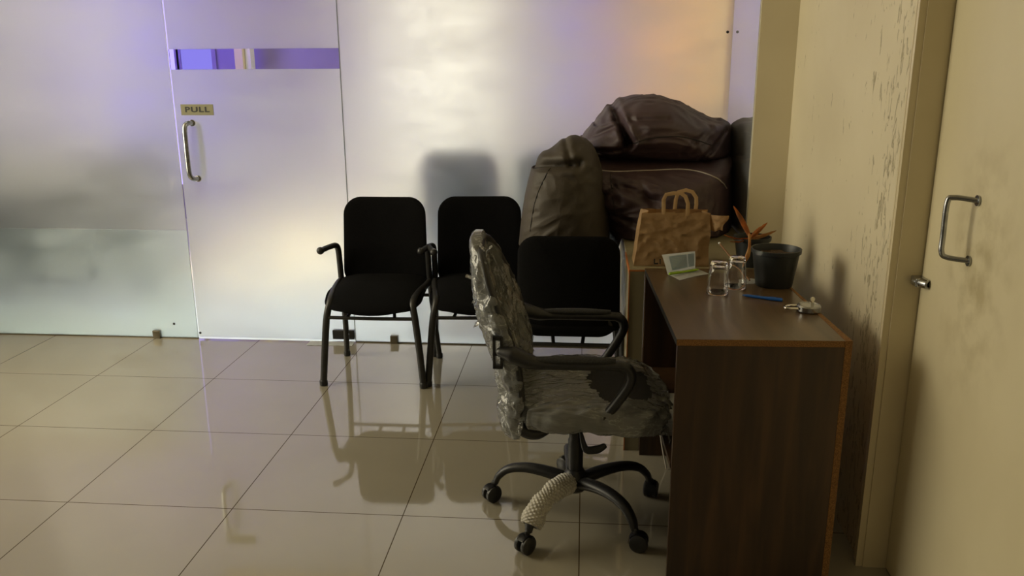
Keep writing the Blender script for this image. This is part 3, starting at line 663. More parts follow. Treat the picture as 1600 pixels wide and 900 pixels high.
b3, on3 = bag('bean_bag', 'plum brown bean bag on top of the pile, tallest against the frosted glass', [(904, 236), (905, 218), (917, 202), (932, 184), (950, 164), (965, 157), (984, 151), (1007, 148), (1035, 151), (1062, 160), (1085, 172), (1110, 184), (1139, 192), (1142, 215), (1140, 242), (1110, 249), (1060, 250), (1000, 248), (940, 244)],
    Y3, 0.48, 0.11, 'bag_plum', 0.032, 0.9, skew=0.16, e=2.5, folds=[fold((958, 166), (975, 212), Y3, 0.10, 0.016), fold((975, 212), (960, 240), Y3, 0.05, 0.02), fold((912, 212), (955, 190), Y3, 0.035, 0.009), fold((908, 228), (960, 222), Y3, 0.035, 0.010), fold((930, 190), (958, 180), Y3, 0.03, 0.008), fold((1125, 198), (1080, 236), Y3, 0.05, 0.012), fold((975, 180), (1030, 178), Y3, 0.02, 0.012), fold((1095, 190), (1050, 225), Y3, 0.02, 0.012), fold((918, 222), (955, 235), Y3, 0.03, 0.008)], seedv=23)
seam(b3, on3, [(972, 216), (992, 206), (1020, 201), (1055, 201), (1090, 208), (1112, 216)], Y3, 'seam', 0.0022, 'stitch_line', 0.001)
bm = new(); q = px_on_y(968, 156, Y3); tube(bm, [q + V3((0, -0.03, -0.004)), q + V3((-0.006, -0.03, 0.008)), q + V3((0.002, -0.03, 0.014))], 0.003, 8); obj('zip_tab', bm, 'piping', b3)

# ---------------------------------------------------------------- beige cabinet under the bags
cb = thing('cabinet', 'beige cabinet with brown edges beyond the desk, carrying the paper bag and bean bags', 'cabinet', (0.175, 3.05, 0))
o_ = (0.175, 3.05, 0); CT = 0.738
bm = new(); box(bm, 0.179, 0.70, 3.052, 4.24, CT - 0.018, CT); obj('top', bm, 'beige', cb, False, o_)
bm = new(); box(bm, 0.179, 0.234, 3.054, 3.36, 0, CT - 0.018); box(bm, 0.179, 0.234, 3.36, 3.42, 0.66, CT - 0.018); box(bm, 0.19, 0.234, 3.42, 4.20, 0, CT - 0.018); obj('side_panel', bm, 'beige', cb, False, o_)
bm = new(); box(bm, 0.175, 0.179, 3.05, 3.054, 0, CT); box(bm, 0.175, 0.179, 3.054, 3.36, CT - 0.02, CT); box(bm, 0.179, 0.70, 3.05, 3.054, CT - 0.006, CT); obj('edge_banding', bm, 'band', cb, False, o_)
bm = new(); box(bm, 0.236, 0.69, 3.056, 3.075, 0, CT - 0.02); obj('front_panel', bm, 'darkpanel', cb, False, o_)

# ---------------------------------------------------------------- desk
DR = math.radians(2.1)
dk = thing('desk', 'dark walnut desk with raw particle board edges standing along the right wall', 'desk', (0.263, 2.2, 0), DR)
DW, DL, DH = 0.474, 0.83, 0.75
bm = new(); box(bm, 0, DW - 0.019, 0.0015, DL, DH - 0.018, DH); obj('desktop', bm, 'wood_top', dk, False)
bm = new(); box(bm, 0, DW - 0.0195, 0.0, 0.0015, DH - 0.018, DH - 0.0006); r_ = obj('raw_edge', bm, 'chip', dk, False)
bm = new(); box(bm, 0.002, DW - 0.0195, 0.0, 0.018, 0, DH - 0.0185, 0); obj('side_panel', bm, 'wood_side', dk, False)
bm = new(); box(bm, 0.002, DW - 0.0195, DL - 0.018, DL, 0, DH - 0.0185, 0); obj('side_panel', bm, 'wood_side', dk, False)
bm = new(); prism(bm, [(DW - 0.019, -0.001), (DW, -0.001), (DW - 0.003, 0.10), (DW - 0.016, DL), (DW - 0.019, DL)], 0, DH + 0.001, 'xy'); bp = obj('back_panel', bm, 'chip', dk, False)
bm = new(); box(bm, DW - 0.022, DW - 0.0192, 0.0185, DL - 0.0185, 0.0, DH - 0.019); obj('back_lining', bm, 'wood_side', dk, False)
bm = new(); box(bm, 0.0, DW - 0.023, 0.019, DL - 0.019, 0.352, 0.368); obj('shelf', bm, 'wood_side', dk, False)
bm = new(); box(bm, -0.0012, 0.0, 0.0015, DL, DH - 0.018, DH - 0.0003); obj('edge_banding', bm, 'darkpanel', dk, False)
DT = DH + 0.0005
# papers on the shelf
bm = new()
for k in range(9): box(bm, 0.256 + 0.004 * math.sin(k * 2.3), 0.256 + 0.20, 2.40 + 0.003 * math.cos(k * 1.7), 2.62, 0.3688 + k * 0.006, 0.3688 + k * 0.006 + 0.005)
tag(obj('paper_stack', bm, 'paper', smooth=False), 'stack of white paper on the shelf inside the desk', 'paper')
# cable hanging by the desk
bm = new(); tube(bm, [(0.290, 2.97, 0.345), (0.292, 2.96, 0.24), (0.31, 2.93, 0.10), (0.33, 2.90, 0.004)], 0.003, 8)
tag(obj('cable', bm, 'piping'), 'thin pale cable hanging below the desk shelf to the floor', 'cable')

# ---------------------------------------------------------------- things on the desk
def tumbler(label, c):
    t = thing('drinking_glass', label, 'glass', (c[0], c[1], DT), 0, 'upturned drinking glasses')
    bm = new(); H_ = 0.108
    lathe(bm, [(0.0345, 0), (0.0355, 0.0008), (0.035, 0.02), (0.0305, 0.07), (0.0272, 0.100), (0.0255, H_ - 0.002), (0.023, H_), (0.0, H_)], seg=48)
    bm.faces.ensure_lookup_table()
    f0 = [f for f in bm.faces if all(abs(v.co.z) < 1e-7 for v in f.verts)]
    bmesh.ops.delete(bm, geom=f0, context='FACES')
    bm2_pr = [(0.0345, 0), (0.0342, 0.0008), (0.0336, 0.02), (0.0290, 0.07), (0.0260, 0.092), (0.023, 0.096), (0.0, 0.097)]
    lathe(bm, bm2_pr, seg=48)
    f0 = [f for f in bm.faces if len(f.verts) > 6 and all(abs(v.co.z) < 1e-7 for v in f.verts)]
    bmesh.ops.delete(bm, geom=f0, context='FACES')
    bmesh.ops.remove_doubles(bm, verts=bm.verts, dist=1e-6)
    obj('glass_body', bm, 'tumbler', t, sharp=60); return t
tumbler('upturned clear drinking glass nearer the camera, the left one of the pair', (0.445, 2.690))
tumbler('upturned clear drinking glass farther from the camera, the right one of the pair', (0.516, 2.765))

def pot(label, c, rt_, rb, h, z0, group='plant pots'):
    t = thing('plant_pot', label, 'plant pot', (c[0], c[1], z0), 0, group)
    bm = new(); e = 0.0025
    lathe(bm, [(0.0, 0.0), (rb, 0.0), (rb + 0.001, 0.004), (rt_ - 0.006, h - 0.016), (rt_ - 0.001, h - 0.014), (rt_, h - 0.004), (rt_, h), (rt_ - e * 1.6, h), (rt_ - 0.006 - e, h - 0.016), (rb * 0.98, 0.01), (0, 0.01)], seg=56)
    obj('pot_wall', bm, 'pot', t, sharp=50)
    bm = new()
    def sf(a, b):
        r = (rt_ - 0.0095) * b; th = a * 2 * PI
        x, y = r * math.cos(th), r * math.sin(th)
        return V3((x, y, h - 0.022 + 0.006 * noise.noise(V3((x * 60, y * 60, z0 * 9 + c[0])))))
    surf(bm, sf, 40, 10, True); bmesh.ops.remove_doubles(bm, verts=bm.verts, dist=1e-5)
    obj('soil', bm, 'soil', t); return t
p2 = pot('big dark plastic pot of bare soil, nearer the camera on the desk', (0.652, 2.812), 0.083, 0.060, 0.128, DT)
p1 = pot('smaller dark pot with a dried orange plant on the cabinet', (0.640, 3.155), 0.070, 0.050, 0.112, CT + 0.0005)
def leaf(bm, a, b, wd, bend, twist, tipcurl=0.0):
    a = V3(a); b = V3(b); d = b - a; side = d.cross(V3((0, 1, 0.25))).normalized()
    upv = side.cross(d).normalized(); side = (side * math.cos(twist) + upv * math.sin(twist)); upv = side.cross(d).normalized()
    def fn(u, v):
        wv = wd * (math.sin(PI * min(1, u ** 0.8)) ** 0.8) * (1 - 0.2 * u) + 0.0012
        p = a + d * u + upv * bend * math.sin(PI * u) + V3((0, 0, tipcurl * u * u))
        s = (v - 0.5) * 2
        return p + side * wv * s + upv * wv * 0.55 * abs(s) + V3((0, 0, 0.002 * noise.noise(V3((u * 9, s * 3, wd * 300)))))
    tb = new(); surf(tb, fn, 18, 6)
    th = bmesh.ops.solidify(tb, geom=tb.faces[:], thickness=0.0008)
    me = bpy.data.meshes.new('t'); tb.to_mesh(me); tb.free(); bm.from_mesh(me); bpy.data.meshes.remove(me)
pl_ = V3((0.640, 3.155, CT)); Y_ = 3.12
def LP(x, y, Y=Y_): return px_on_y(x, y, Y) - pl_
base = LP(1172, 372)
for (tip, wd, bd, tw, mm, tc, Yt) in (((1146, 322), 0.0095, 0.006, 0.2, 'leaf', 0, 3.12), ((1199, 348), 0.0085, -0.006, 0.3, 'leaf', 0, 3.13), ((1213, 359), 0.0075, 0.012, 0.9, 'leaf2', -0.003, 3.16), ((1131, 367), 0.0065, -0.012, 0.8, 'leaf', 0, 3.08), ((1140, 378), 0.005, -0.01, 0.5, 'leaf', 0, 3.08)):
    bm = new(); leaf(bm, base + V3((0, 0, 0.0)), LP(*tip, Yt), wd, bd, tw, tc); obj('leaf', bm, mm, p1, sharp=180)
bm = new()
q = [LP(1170, 372, 3.10), LP(1171, 366, 3.06), LP(1171, 385, 3.045), LP(1168, 400, 3.04), LP(1163, 413, 3.035)]
tube(bm, q, [0.003, 0.005, 0.005, 0.009, 0.001], 10, 6, 0.3); obj('leaf', bm, 'leaf2', p1, sharp=180)
bm = new(); tube(bm, [LP(1174, 388, 3.155) , LP(1173, 380, 3.15), LP(1172, 370, 3.12)], 0.006, 10); obj('stem', bm, 'leaf2', p1)

# stick
bm = new(); a = px_on_y(1124, 380, 3.00); b_ = px_on_y(1146, 407, 2.93); b_ = V3((b_.x + 0.02, b_.y, 0.7535)) if b_.z < 0.752 else b_
d = (b_ - a).normalized(); t_ = (DT + 0.004 - a.z) / d.z
end = a + d * t_
tube(bm, [a, end], 0.003, 10, 0)
st = tag(obj('stick', bm, 'stick'), 'thin brown stick with a white tip leaning beside the paper bag', 'stick')
bm = new(); bmesh.ops.create_uvsphere(bm, u_segments=12, v_segments=8, radius=0.0045); bmesh.ops.translate(bm, verts=bm.verts, vec=a); obj('tip', bm, 'paper', st)

# blue pen
def pen(name, label, a, b, r, m, cat='pen'):
    a = V3(a); b = V3(b); d = b - a
    bm = new(); tube(bm, [a, a + d * 0.06, a + d * 0.12, a + d * 0.6, a + d * 0.62, b], [r * 0.25, r * 0.7, r, r, r * 1.12, r * 1.12], 14, 0)
    o = tag(obj(name, bm, m), label, cat)
    bm = new(); s = V3((0, 0, r * 1.15)); tube(bm, [b + s, b - d * 0.3 + s], r * 0.28, 8, 0); obj('clip', bm, m, o); return o
pen('pen', 'blue capped pen lying on the desk in front of the big pot', px_on_z(1160, 461, DT + 0.0052), px_on_z(1222, 469, DT + 0.0052), 0.0048, 'blue')

# padlock with key
pk = thing('padlock', 'round steel padlock lying on the desk with a key standing in it', 'padlock', (0.690, 2.500, DT))
bm = new(); lathe(bm, [(0.0, 0), (0.033, 0), (0.036, 0.003), (0.036, 0.017), (0.033, 0.021), (0.027, 0.022), (0.026, 0.0205), (0.0, 0.0205)], seg=48); obj('lock_body', bm, 'steel', pk, sharp=35)
bm = new(); tube(bm, [(-0.020, 0.018, 0.011), (-0.048, 0.020, 0.011), (-0.066, 0.010, 0.011), (-0.072, -0.004, 0.011), (-0.064, -0.014, 0.011), (-0.036, -0.016, 0.011)], 0.0042, 12); obj('shackle', bm, 'chrome', pk)
bm = new(); box(bm, 0.004, 0.014, -0.0012, 0.0012, 0.020, 0.034, 0.0005); lathe(bm, [(0.0, -0.0015), (0.007, -0.0015), (0.0075, 0), (0.007, 0.0015), (0, 0.0015)], (0.009, 0, 0.038), 20, 'y'); obj('key', bm, 'chrome', pk)

# tissue scrap
bm = new(); c0 = px_on_z(1170, 441, DT)
def tf(u, v):
    x = (u - 0.5) * 0.075; y = (v - 0.5) * 0.05
    return c0 + V3((x, y * 1.2 + 0.3 * x, 0.0015 + 0.014 * abs(noise.noise(V3((u * 3.1, v * 3.3, 2)))) * (1 - u * 0.7)))
surf(bm, tf, 24, 18); bmesh.ops.solidify(bm, geom=bm.faces[:], thickness=0.0008)
tag(obj('tissue', bm, 'paper', sharp=25), 'crumpled white tissue between the glasses and the big pot', 'tissue')

# booklet with green pen
bk = thing('booklet', 'open white booklet with pale blue print, standing ajar on the desk', 'booklet', tuple(px_on_z(1075, 432, DT)))
bo = bk.location.copy()
A = px_on_z(1043, 429, DT + 0.001); B = px_on_z(1086, 419, DT + 0.001); Cq = px_on_z(1108, 428, DT + 0.001); Dq = px_on_z(1062, 438, DT + 0.001)
bm = new(); vsn = [A, B, Cq, Dq]
def page(bm, a, b, c, d, th):
    n = (b - a).cross(d - a).normalized() * th
    def fn(u, v): return a.lerp(b, u).lerp(d.lerp(c, u), v)
    tb = new(); surf(tb, lambda u, v: fn(u, v) + n * (1.2 * math.sin(PI * v) + 0.6 * math.sin(PI * u)), 10, 8)
    bmesh.ops.solidify(tb, geom=tb.faces[:], thickness=th * 0.8)
    me = bpy.data.meshes.new('t'); tb.to_mesh(me); tb.free(); bm.from_mesh(me); bpy.data.meshes.remove(me)
page(bm, A, Dq, Cq, B, 0.002)
obj('lower_page', bm, 'paper', bk, off=bo)
Yb = (A.y + B.y) / 2
TL = px_on_y(1034, 398, A.y + 0.006); TR = px_on_y(1086, 392.5, B.y + 0.006)
bm = new(); page(bm, A, B, TR, TL, 0.0016); up = obj('upright_page', bm, 'paper', bk, off=bo)
def inpage(u0, u1, v0, v1, lift):
    n = (B - A).cross(TL - A).normalized(); n = -n if n.y > 0 else n
    fn = lambda u, v: A.lerp(B, u).lerp(TL.lerp(TR, u), v) + n * lift
    bm = new(); q = [bm.verts.new(fn(u, v)) for u, v in ((u0, v0), (u1, v0), (u1, v1), (u0, v1))]; bm.faces.new(q); bmesh.ops.solidify(bm, geom=bm.faces[:], thickness=0.0002); return bm
obj('printed_table', inpage(0.16, 0.70, 0.15, 0.88, 0.005), 'blueprint', up, False, bo)
obj('printed_table', inpage(0.74, 0.94, 0.15, 0.88, 0.005), 'blueprint', up, False, bo)
for k in range(7):
    obj('text_line', inpage(0.21, 0.56 + 0.03 * (k % 3), 0.30 + k * 0.075, 0.315 + k * 0.075, 0.0058), 'paper', up, False, bo)
pen('pen', 'lime green pen lying inside the open booklet', px_on_z(1092, 421, DT + 0.011), px_on_z(1046, 428, DT + 0.011), 0.0042, 'green')

# ---------------------------------------------------------------- paper bag
pb = thing('paper_bag', 'crumpled brown kraft paper bag with two looped handles on the cabinet', 'bag', (0.33, 3.18, CT))
bo = V3((0.33, 3.18, CT))
def bagside(x0, x1, y0, y1):
    pass
bm = new()
zb, zt = CT + 0.001, 0.938
yf0, yf1, yb0, yb1 = 3.115, 3.155, 3.265, 3.235     # front/back y at bottom, at top
xl = (0.196, 0.222); xr = (0.478, 0.480)
def shell(u, v):
    z = zb + (zt - zb) * v
    x0 = xl[0] + (xl[1] - xl[0]) * v; x1 = xr[0] + (xr[1] - xr[0]) * v
    y0 = yf0 + (yf1 - yf0) * v; y1 = yb0 + (yb1 - yb0) * v
    P_ = [(x0, y0), (x1, y0), (x1, y1), (x0, y1)]
    seg_ = u * 4; k = int(seg_) % 4; t = seg_ - int(seg_)
    L4 = (0.0, 0.36, 0.5, 0.86)
    # perimeter by side lengths
    w_ = [0.36, 0.14, 0.36, 0.14]; s = u % 1.0; k = 0
    while s > w_[k] + 1e-9: s -= w_[k]; k += 1
    t = s / w_[k]
    a = P_[k]; b = P_[(k + 1) % 4]
    x = a[0] + (b[0] - a[0]) * t; y = a[1] + (b[1] - a[1]) * t
    if k in (1, 3): x += (-1 if k == 1 else 1) * 0.028 * math.sin(PI * t) * v    # gusset folds inwards
    q = V3((x * 16, y * 16, z * 19)); n = (1 - abs(noise.noise(q)) * 2.4) * 0.006 + (1 - abs(noise.noise(q * 2.3 + V3((4, 1, 7)))) * 2) * 0.004
    env = math.sin(PI * min(1, max(0, v))) ** 0.5
    y += (-n if k == 0 else n) * env * (1 if k in (0, 2) else 0.3)
    x += 0.004 * noise.noise(q * 0.7) * env
    z += 0.004 * noise.noise(V3((x * 22, 3, y * 9))) * (v > 0.98)
    return V3((x, y, z))
surf(bm, shell, 120, 44, True)
bmesh.ops.solidify(bm, geom=bm.faces[:], thickness=0.0008)
box(bm, xl[0] + 0.004, xr[0] - 0.004, yf0 + 0.004, yb0 - 0.004, zb, zb + 0.002)
obj('bag_body', bm, 'kraft', pb, off=bo, sharp=30)
# torn flap on the right
bm = new()
def fl(u, v):
    a = px_on_y(1108, 335, 3.16); b = px_on_y(1139, 337, 3.12); c = px_on_y(1128, 360, 3.13); d = px_on_y(1106, 359, 3.17)
    p = a.lerp(b, u).lerp(d.lerp(c, u), v); p.y += 0.006 * noise.noise(V3((u * 3, v * 3, 1))) - 0.012 * math.sin(PI * u)
    p.x += 0.004 * math.sin(v * 7) * u; p.z += 0.003 * math.sin(u * 9 + 1) * v
    return p
surf(bm, fl, 16, 12); bmesh.ops.solidify(bm, geom=bm.faces[:], thickness=0.0009)
obj('torn_flap', bm, 'kraft', pb, off=bo, sharp=35)
for (pp, Yh) in (([(1037, 340), (1037, 312), (1041, 304), (1052, 302), (1064, 302), (1071, 307), (1075, 318), (1074, 340)], 3.152), ([(1053, 338), (1056, 312), (1060, 300), (1072, 297), (1082, 300), (1088, 309), (1088, 320), (1085, 338)], 3.24)):
    bm = new(); P = [px_on_y(x, y, Yh) for x, y in pp]
    tube(bm, P, 0.0078, 10, 0, 0.16, up=(0, 1, 0)); obj('handle', bm, 'kraft', pb, off=bo)
bm_m = Matrix.Translation(px_on_y(1027, 409, 3.106) - bo) @ Matrix.Rotation(math.radians(76), 4, 'X')
textmesh('print', 'L. l', 0.026, 'ink', pb, bm_m, 0.0005, 0.9, 0.0012)

# ---------------------------------------------------------------- scraps by the door pivot
bm = new()
def sc(u, v):
    p = px_on_z(481, 537, 0.0).lerp(px_on_z(552, 538, 0.0), u) + V3((0, 0.07 * v, 0.0012 + 0.004 * abs(noise.noise(V3((u * 5, v * 3, 0)))))); return p - V3((0, 0.03, 0))
surf(bm, sc, 26, 8); bmesh.ops.solidify(bm, geom=bm.faces[:], thickness=0.0008)
tag(obj('paper_sheet', bm, 'paper', sharp=25), 'torn white paper sheet on the floor at the foot of the glass door', 'paper')

# ---------------------------------------------------------------- office chair
OC = V3((-0.012, 2.565, 0))
oc = thing('office_chair', 'black swivel office chair wrapped in torn clear plastic, drawn up to the desk', 'office chair', tuple(OC))
col_ = 0
bm = new(); lathe(bm, [(0.0, 0.085), (0.030, 0.085), (0.040, 0.095), (0.042, 0.135), (0.036, 0.150), (0.030, 0.158), (0.028, 0.165), (0.0, 0.165)]); hub = obj('hub', bm, 'blackplastic', oc)
bm = new(); lathe(bm, [(0.0, 0.15), (0.0255, 0.15), (0.0255, 0.27), (0.022, 0.275), (0.022, 0.345), (0, 0.345)]); obj('gas_column', bm, 'blackmetal', oc)
for i, dg in enumerate((24, 96, 168, 240, 312)):
    a = math.radians(dg)
    pts = rt([(0.02, 0, 0.118), (0.09, 0, 0.136), (0.17, 0, 0.142), (0.235, 0, 0.128), (0.272, 0, 0.095), (0.284, 0, 0.066)], a)
    bm = new(); tube(bm, pts, [0.028, 0.026, 0.022, 0.0195, 0.017, 0.013], 14, 6, 0.75); lg = obj('leg', bm, 'blackplastic', oc)
    if dg == 24 or dg == 168: ca = a + 0.9
    elif dg == 240: ca = a - 0.2
    else: ca = a + 0.7
    c = Matrix.Rotation(a, 3, 'Z') @ V3((0.290, 0, 0)); dx = V3((math.cos(ca), math.sin(ca), 0)); sd = V3((-dx.y, dx.x, 0))
    cs = c + dx * 0.010
    for s in (-1, 1):
        bm = new(); lathe(bm, [(0.0, -0.010), (0.022, -0.010), (0.0290, -0.006), (0.0300, 0), (0.0290, 0.006), (0.022, 0.010), (0, 0.010)], (0, 0, 0), 32, 'x')
        bmesh.ops.rotate(bm, cent=(0, 0, 0), matrix=Matrix.Rotation(ca + PI / 2, 3, 'Z'), verts=bm.verts)
        bmesh.ops.translate(bm, verts=bm.verts, vec=cs + sd * s * 0.0145 + V3((0, 0, 0.0297)))
        obj('caster_wheel', bm, 'blackplastic', lg, sharp=50)
    bm = new()
    def hood(u, v):
        th = -0.25 + u * (PI * 0.86); r = 0.0325
        s = (v - 0.5) * 0.030 * (1 - 0.25 * abs(u - 0.5))
        return cs + dx * (-math.cos(th) * r) + V3((0, 0, 0.0297 + math.sin(th) * r)) + sd * s
    surf(bm, hood, 16, 6); bmesh.ops.solidify(bm, geom=bm.faces[:], thickness=0.002)
    tube(bm, [c + V3((0, 0, 0.03)), c + V3((0, 0, 0.072))], 0.0085, 12, 0); obj('caster_hood', bm, 'blackplastic', lg)
    if dg == 240:
        # foam net sleeve with knobbly cells
        pf = catmull(rt([(0.045, 0, 0.128), (0.11, 0, 0.138), (0.18, 0, 0.136), (0.235, 0, 0.118), (0.272, 0, 0.080)], a), 14)
        bm = new(); seg = 72; rings = []; m_ = len(pf)
        sidev = V3((-math.sin(a), math.cos(a), 0))
        fine = []
        for k in range(m_ - 1):
            for j in range(5): fine.append(pf[k].lerp(pf[k + 1], j / 5))
        fine.append(pf[-1]); m_ = len(fine)
        for k in range(m_):
            T_ = (fine[min(k + 1, m_ - 1)] - fine[max(k - 1, 0)]).normalized(); n_ = sidev.cross(T_).normalized()
            t = k / (m_ - 1); R0 = 0.029 + 0.003 * math.sin(t * 9) + 0.002 * math.sin(t * 23)
            ring = []
            for j in range(seg):
                th = 2 * PI * j / seg
                cell = abs(math.sin(th * 6 + t * 62)) * abs(math.sin(th * 6 - t * 62))
                r = (R0 + 0.0062 * cell ** 0.6) * (1.0 if 0 < k < m_ - 1 else 0.8)
                ring.append(bm.verts.new(fine[k] + sidev * math.cos(th) * r + n_ * math.sin(th) * r))
            rings.append(ring)
        for k in range(m_ - 1):
            for j in range(seg): bm.faces.new((rings[k][j], rings[k][(j + 1) % seg], rings[k + 1][(j + 1) % seg], rings[k + 1][j]))
        sl = obj('foam_sleeve', bm, 'foam', lg, sharp=180); sl['label'] = 'white foam net sleeve still on this leg'
# mechanism under the seat
bm = new(); box(bm, -0.10, 0.09, -0.07, 0.07, 0.335, 0.375, 0.008); obj('tilt_mechanism', bm, 'blackplastic', oc)
bm = new(); tube(bm, [(0.01, -0.05, 0.345), (0.018, -0.075, 0.325), (0.028, -0.09, 0.290), (0.040, -0.095, 0.278), (0.070, -0.10, 0.284), (0.095, -0.10, 0.298)], [0.005, 0.006, 0.010, 0.014, 0.015, 0.010], 12, 6, 0.5, up=(0, 1, 0)); obj('height_lever', bm, 'blackplastic', oc)
# seat cushion: x -0.145..0.285 world => local
def seat_outline(sx=1.0, sy=1.0):
    o = [(-0.16, -0.16), (-0.175, -0.05), (-0.175, 0.05), (-0.16, 0.16), (-0.10, 0.215), (0.05, 0.232), (0.18, 0.222), (0.255, 0.17), (0.282, 0.07), (0.282, -0.07), (0.255, -0.17), (0.18, -0.222), (0.05, -0.232), (-0.10, -0.215)]
    c = [V3((0.05 + (x - 0.05) * sx, y * sy, 0)) for x, y in o]; c.append(c[0]); return [(p.x, p.y) for p in catmull(c, 6)[:-1]]
def sp(u, v, w):
    return V3((u, v, 0.435 + 0.02 * (u - 0.05) / 0.25 * 0 - 0.030 * max(0, (u - 0.12) / 0.16) ** 2 + w * (1 if w > 0 else 0.9) + 0.012 * (v / 0.23) ** 2))
bm = new(); cushion_from_outline(bm, seat_outline(), sp, 0.045, 10, 3.0); obj('seat', bm, 'seatfab', oc)
# plastic over seat (high-resolution crumpled shell)
bm = new()
def spw(u, v, w):
    p = sp(u, v, w)
    q = V3((p.x * 9, p.y * 22, p.z * 22)); wv = noise.noise_vector(q * 0.4)
    n = (1 - abs(noise.noise(q + wv)) * 2.2) * 0.007 + (1 - abs(noise.noise(q * 2.4 + wv * 2)) * 2.2) * 0.0035
    side = max(0.0, (abs(w) < 0.03) * 1.0)
    d = V3((u - 0.05, v, 0)); d = d.normalized() if d.length > 1e-4 else V3()
    p += V3((0, 0, (n + 0.003) * (1 if w > 0 else -1))) + d * (n + 0.006) * side * 1.4
    if w < 0: p.z -= 0.012 + 0.012 * noise.noise(V3((u * 9, v * 9, 1)))
    return p
cushion_from_outline(bm, [p for p in [((a[0] + (b[0] - a[0]) * k / 3), (a[1] + (b[1] - a[1]) * k / 3)) for so in [seat_outline(1.03, 1.04)] for a, b in zip(so, so[1:] + so[:1]) for k in range(3)]], spw, 0.047, 44, 3.0)
# tear: remove the cover over a patch near the front so the fabric shows
kill = [f for f in bm.faces if (lambda c: c.z > 0.455 and ((c.x - 0.14) / (0.10 + 0.03 * noise.noise(c * 25))) ** 2 + ((c.y + 0.02) / (0.165 + 0.05 * noise.noise(c * 17))) ** 2 < 1)(f.calc_center_median())]
bmesh.ops.delete(bm, geom=kill, context='FACES')
o = obj('plastic_cover', bm, 'wrapseat', oc, sharp=180); o['label'] = 'torn crinkled clear plastic over the seat'
# ragged front corner of the cover
bm = new()
def rag(u, v):
    x = 0.262 + 0.035 * u + 0.01 * math.sin(u * 5) ; y = -0.235 + 0.16 * v + 0.02 * math.sin(v * 6)
    z = 0.415 - 0.045 * v * 0 - 0.06 * u * (0.6 + 0.4 * math.sin(v * 8 + 1)) + 0.010 * noise.noise(V3((u * 4, v * 6, 3)))
    return V3((x, y, z))
surf(bm, rag, 18, 26); bmesh.ops.solidify(bm, geom=bm.faces[:], thickness=0.0006); obj('plastic_cover', bm, 'wrap', oc, sharp=180)
# backrest: mesh in a frame, leaning back; local X of the back surface by height
BXT = [(0.30, -0.215), (0.40, -0.205), (0.50, -0.198), (0.58, -0.205), (0.68, -0.232), (0.76, -0.262), (0.85, -0.290), (0.96, -0.310), (1.1, -0.33)]
def bx(z):  # front surface x (local) against height
    for (a, b), (c, d) in zip(BXT, BXT[1:]):
        if z <= c: t = max(0, (z - a) / (c - a)); return b + (d - b) * t
    return BXT[-1][1]
def bw(z):
    t = (z - 0.38) / 0.58; t = min(1, max(0, t))
    return 0.226 * (1 - 0.10 * (1 - t)) * (1 - 0.58 * max(0, (z - 0.72) / 0.24) ** 2)
zt_, zb_ = 0.952, 0.40
bout = []
nz_ = 26
for k in range(nz_ + 1):
    z = zb_ + (zt_ - zb_) * k / nz_; e_ = min(1, (k + 0.4) / 3.0, (nz_ - k + 0.4) / 3.4); bout.append((bw(z) * math.sin(PI / 2 * min(1, e_)) ** 0.6, z))
outline = bout + [(-a, z) for a, z in reversed(bout)]
def pbk(u, v, w): return V3((bx(v) + 0.035 * (u / 0.22) ** 2 + w, u, v))
bm = new(); cushion_from_outline(bm, outline, pbk, 0.010, 8, 2.5); bk_ = obj('backrest', bm, 'mesh', oc)
bm = new(); P = [pbk(u, z, 0) for u, z in outline]; P.append(P[0]); tube(bm, P[::2] + [P[0]], 0.012, 10, 2); obj('back_frame', bm, 'blackplastic', oc)
# spine behind the back
bm = new()
tube(bm, [(-0.075, 0, 0.352), (-0.14, 0, 0.345), (-0.195, 0, 0.37), (-0.232, 0, 0.45), (-0.232, 0, 0.56), (-0.235, 0, 0.66)], [0.022, 0.024, 0.024, 0.02, 0.017, 0.014], 12, 6, 1.0); obj('back_bracket', bm, 'blackplastic', oc)
bm = new()
tube(bm, [(-0.07, -0.10, 0.362), (-0.12, -0.12, 0.345), (-0.16, -0.13, 0.355), (-0.195, -0.14, 0.395), (-0.20, -0.145, 0.45)], [0.012, 0.021, 0.022, 0.018, 0.012], 12, 6, 1.0); obj('back_bracket', bm, 'blackplastic', oc)
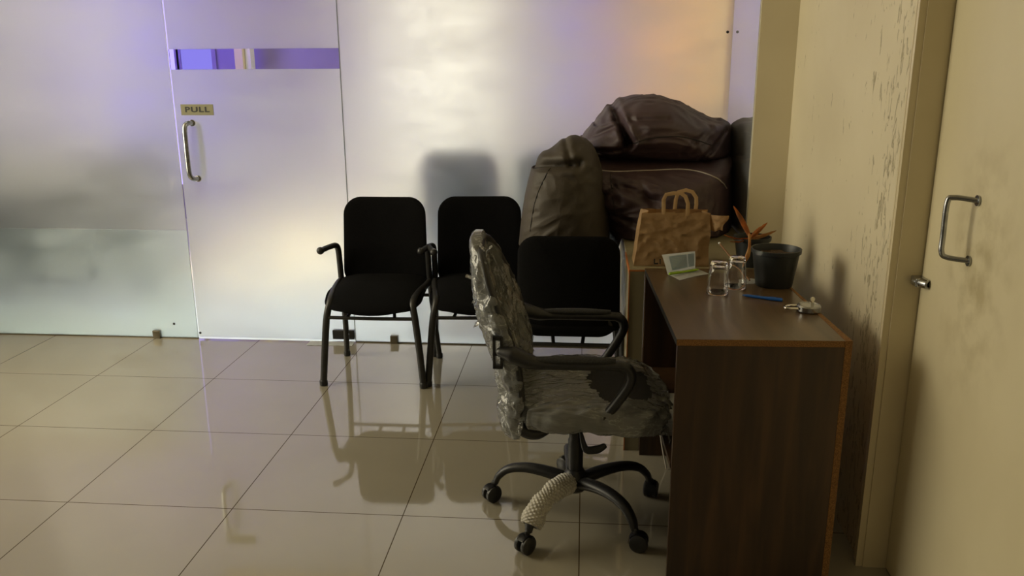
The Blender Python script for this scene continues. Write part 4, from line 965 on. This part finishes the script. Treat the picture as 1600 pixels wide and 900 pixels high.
# lumbar plate with slots, on the near edge of the back
for s in (-1, 1):
    bm = new()
    yy = s * 0.232
    # arm: slotted bracket -> pad -> sloping strut
    tube(bm, [(-0.232, yy * 0.98, 0.655), (-0.19, yy * 1.02, 0.648), (-0.14, yy * 1.06, 0.632), (-0.08, yy * 1.08, 0.626), (0.10, yy * 1.08, 0.626), (0.142, yy * 1.08, 0.622), (0.160, yy * 1.08, 0.600), (0.154, yy * 1.08, 0.562), (0.098, yy * 1.03, 0.472), (0.062, yy * 0.98, 0.437), (0.01, yy * 0.88, 0.418), (-0.03, yy * 0.7, 0.395)],
         [0.016, 0.030, 0.027, 0.018, 0.018, 0.019, 0.019, 0.018, 0.018, 0.021, 0.022, 0.012], 16, 8, 0.85)
    arm = obj('armrest', bm, 'blackplastic', oc)
    bm = new()
    def padf(u, v):
        x = -0.12 + 0.235 * u; wd = 0.021 * math.sin(PI * min(1, max(0, 0.06 + u * 0.9))) ** 0.35
        th = 2 * PI * v
        return V3((x, yy * 1.08 + math.cos(th) * wd, 0.638 + math.sin(th) * 0.0105 + 0.004 * math.sin(PI * u)))
    surf(bm, padf, 24, 16); bmesh.ops.remove_doubles(bm, verts=bm.verts, dist=1e-5); obj('arm_pad', bm, 'seatfab', arm)
    bm = new()
    # slotted end plate: two open windows
    for (za, zc) in ((0.600, 0.612), (0.642, 0.650), (0.690, 0.702)): box(bm, -0.250, -0.222, yy * 0.97 - 0.008, yy * 0.97 + 0.008, za, zc, 0.002)
    for xx in (-0.250, -0.228): box(bm, xx, xx + 0.008, yy * 0.97 - 0.008, yy * 0.97 + 0.008, 0.600, 0.702, 0.002)
    obj('end_plate', bm, 'blackplastic', arm)
# plastic over the back: loose pillowcase
bm = new()
def bx2(z): return bx(min(max(z, 0.38), 0.955))
wz0, wz1 = 0.325, 0.972
wout = []
nn = 60
for k in range(nn + 1):
    z = wz0 + (wz1 - wz0) * k / nn; e_ = min(1, (k + 0.5) / 4.0, (nn - k + 0.5) / 9.0)
    wd = (bw(z) + 0.010) if z > 0.40 else 0.205
    wout.append((wd * math.sin(PI / 2 * min(1, e_)) ** 0.7, z))
wol = wout + [(-a, z) for a, z in reversed(wout)]
def pw(u, v, w):
    t = (v - wz0) / (wz1 - wz0)
    thick = 0.020 if w > 0 else (0.052 - 0.018 * t + 0.02 * math.exp(-((t - 0.55) / 0.18) ** 2))
    x = bx2(v) + 0.035 * (u / 0.22) ** 2 - 0.006
    p = V3((x + w * thick, u, v))
    q = V3((p.x * 14, p.y * 11, p.z * 12)); wv = noise.noise_vector(q * 0.5)
    n = (1 - abs(noise.noise(q + wv * 1.2)) * 2.4) * 0.011 + (1 - abs(noise.noise(q * 2.6 + wv * 2)) * 2.2) * 0.005
    p.x += n * (1 if w > 0 else -1) * 0.9; p.y += n * 0.6 * (1 if u > 0 else -1); p.z += n * 0.35 * (1 if v > 0.9 or v < 0.36 else 0)
    return p
cushion_from_outline(bm, wol, pw, 1.0, 40, 2.4)
o = obj('plastic_cover', bm, 'wrap', oc, sharp=180); o['label'] = 'loose crinkled clear plastic bag over the backrest'
# torn tufts at the rear edge
bm = new()
for (px, py, dx_, dz_) in ((738, 437, -0.03, 0.012), (742, 415, -0.012, 0.03), (747, 462, -0.028, -0.02), (750, 392, -0.01, 0.02), (745, 500, -0.02, -0.022), (752, 400, 0.02, 0.03)):
    q = px_on_y(px + 6, py, 2.46) - OC
    def tuft(u, v, q=q, dx_=dx_, dz_=dz_):
        return q + V3((dx_ * u + 0.004 * math.sin(u * 8 + v * 5), (v - 0.5) * 0.05 * (1 - 0.75 * u), dz_ * u + 0.006 * math.sin(v * 7)))
    bm = new(); surf(bm, tuft, 8, 6)
    bmesh.ops.solidify(bm, geom=bm.faces[:], thickness=0.0006); obj('torn_plastic', bm, 'wrap', oc, sharp=180)
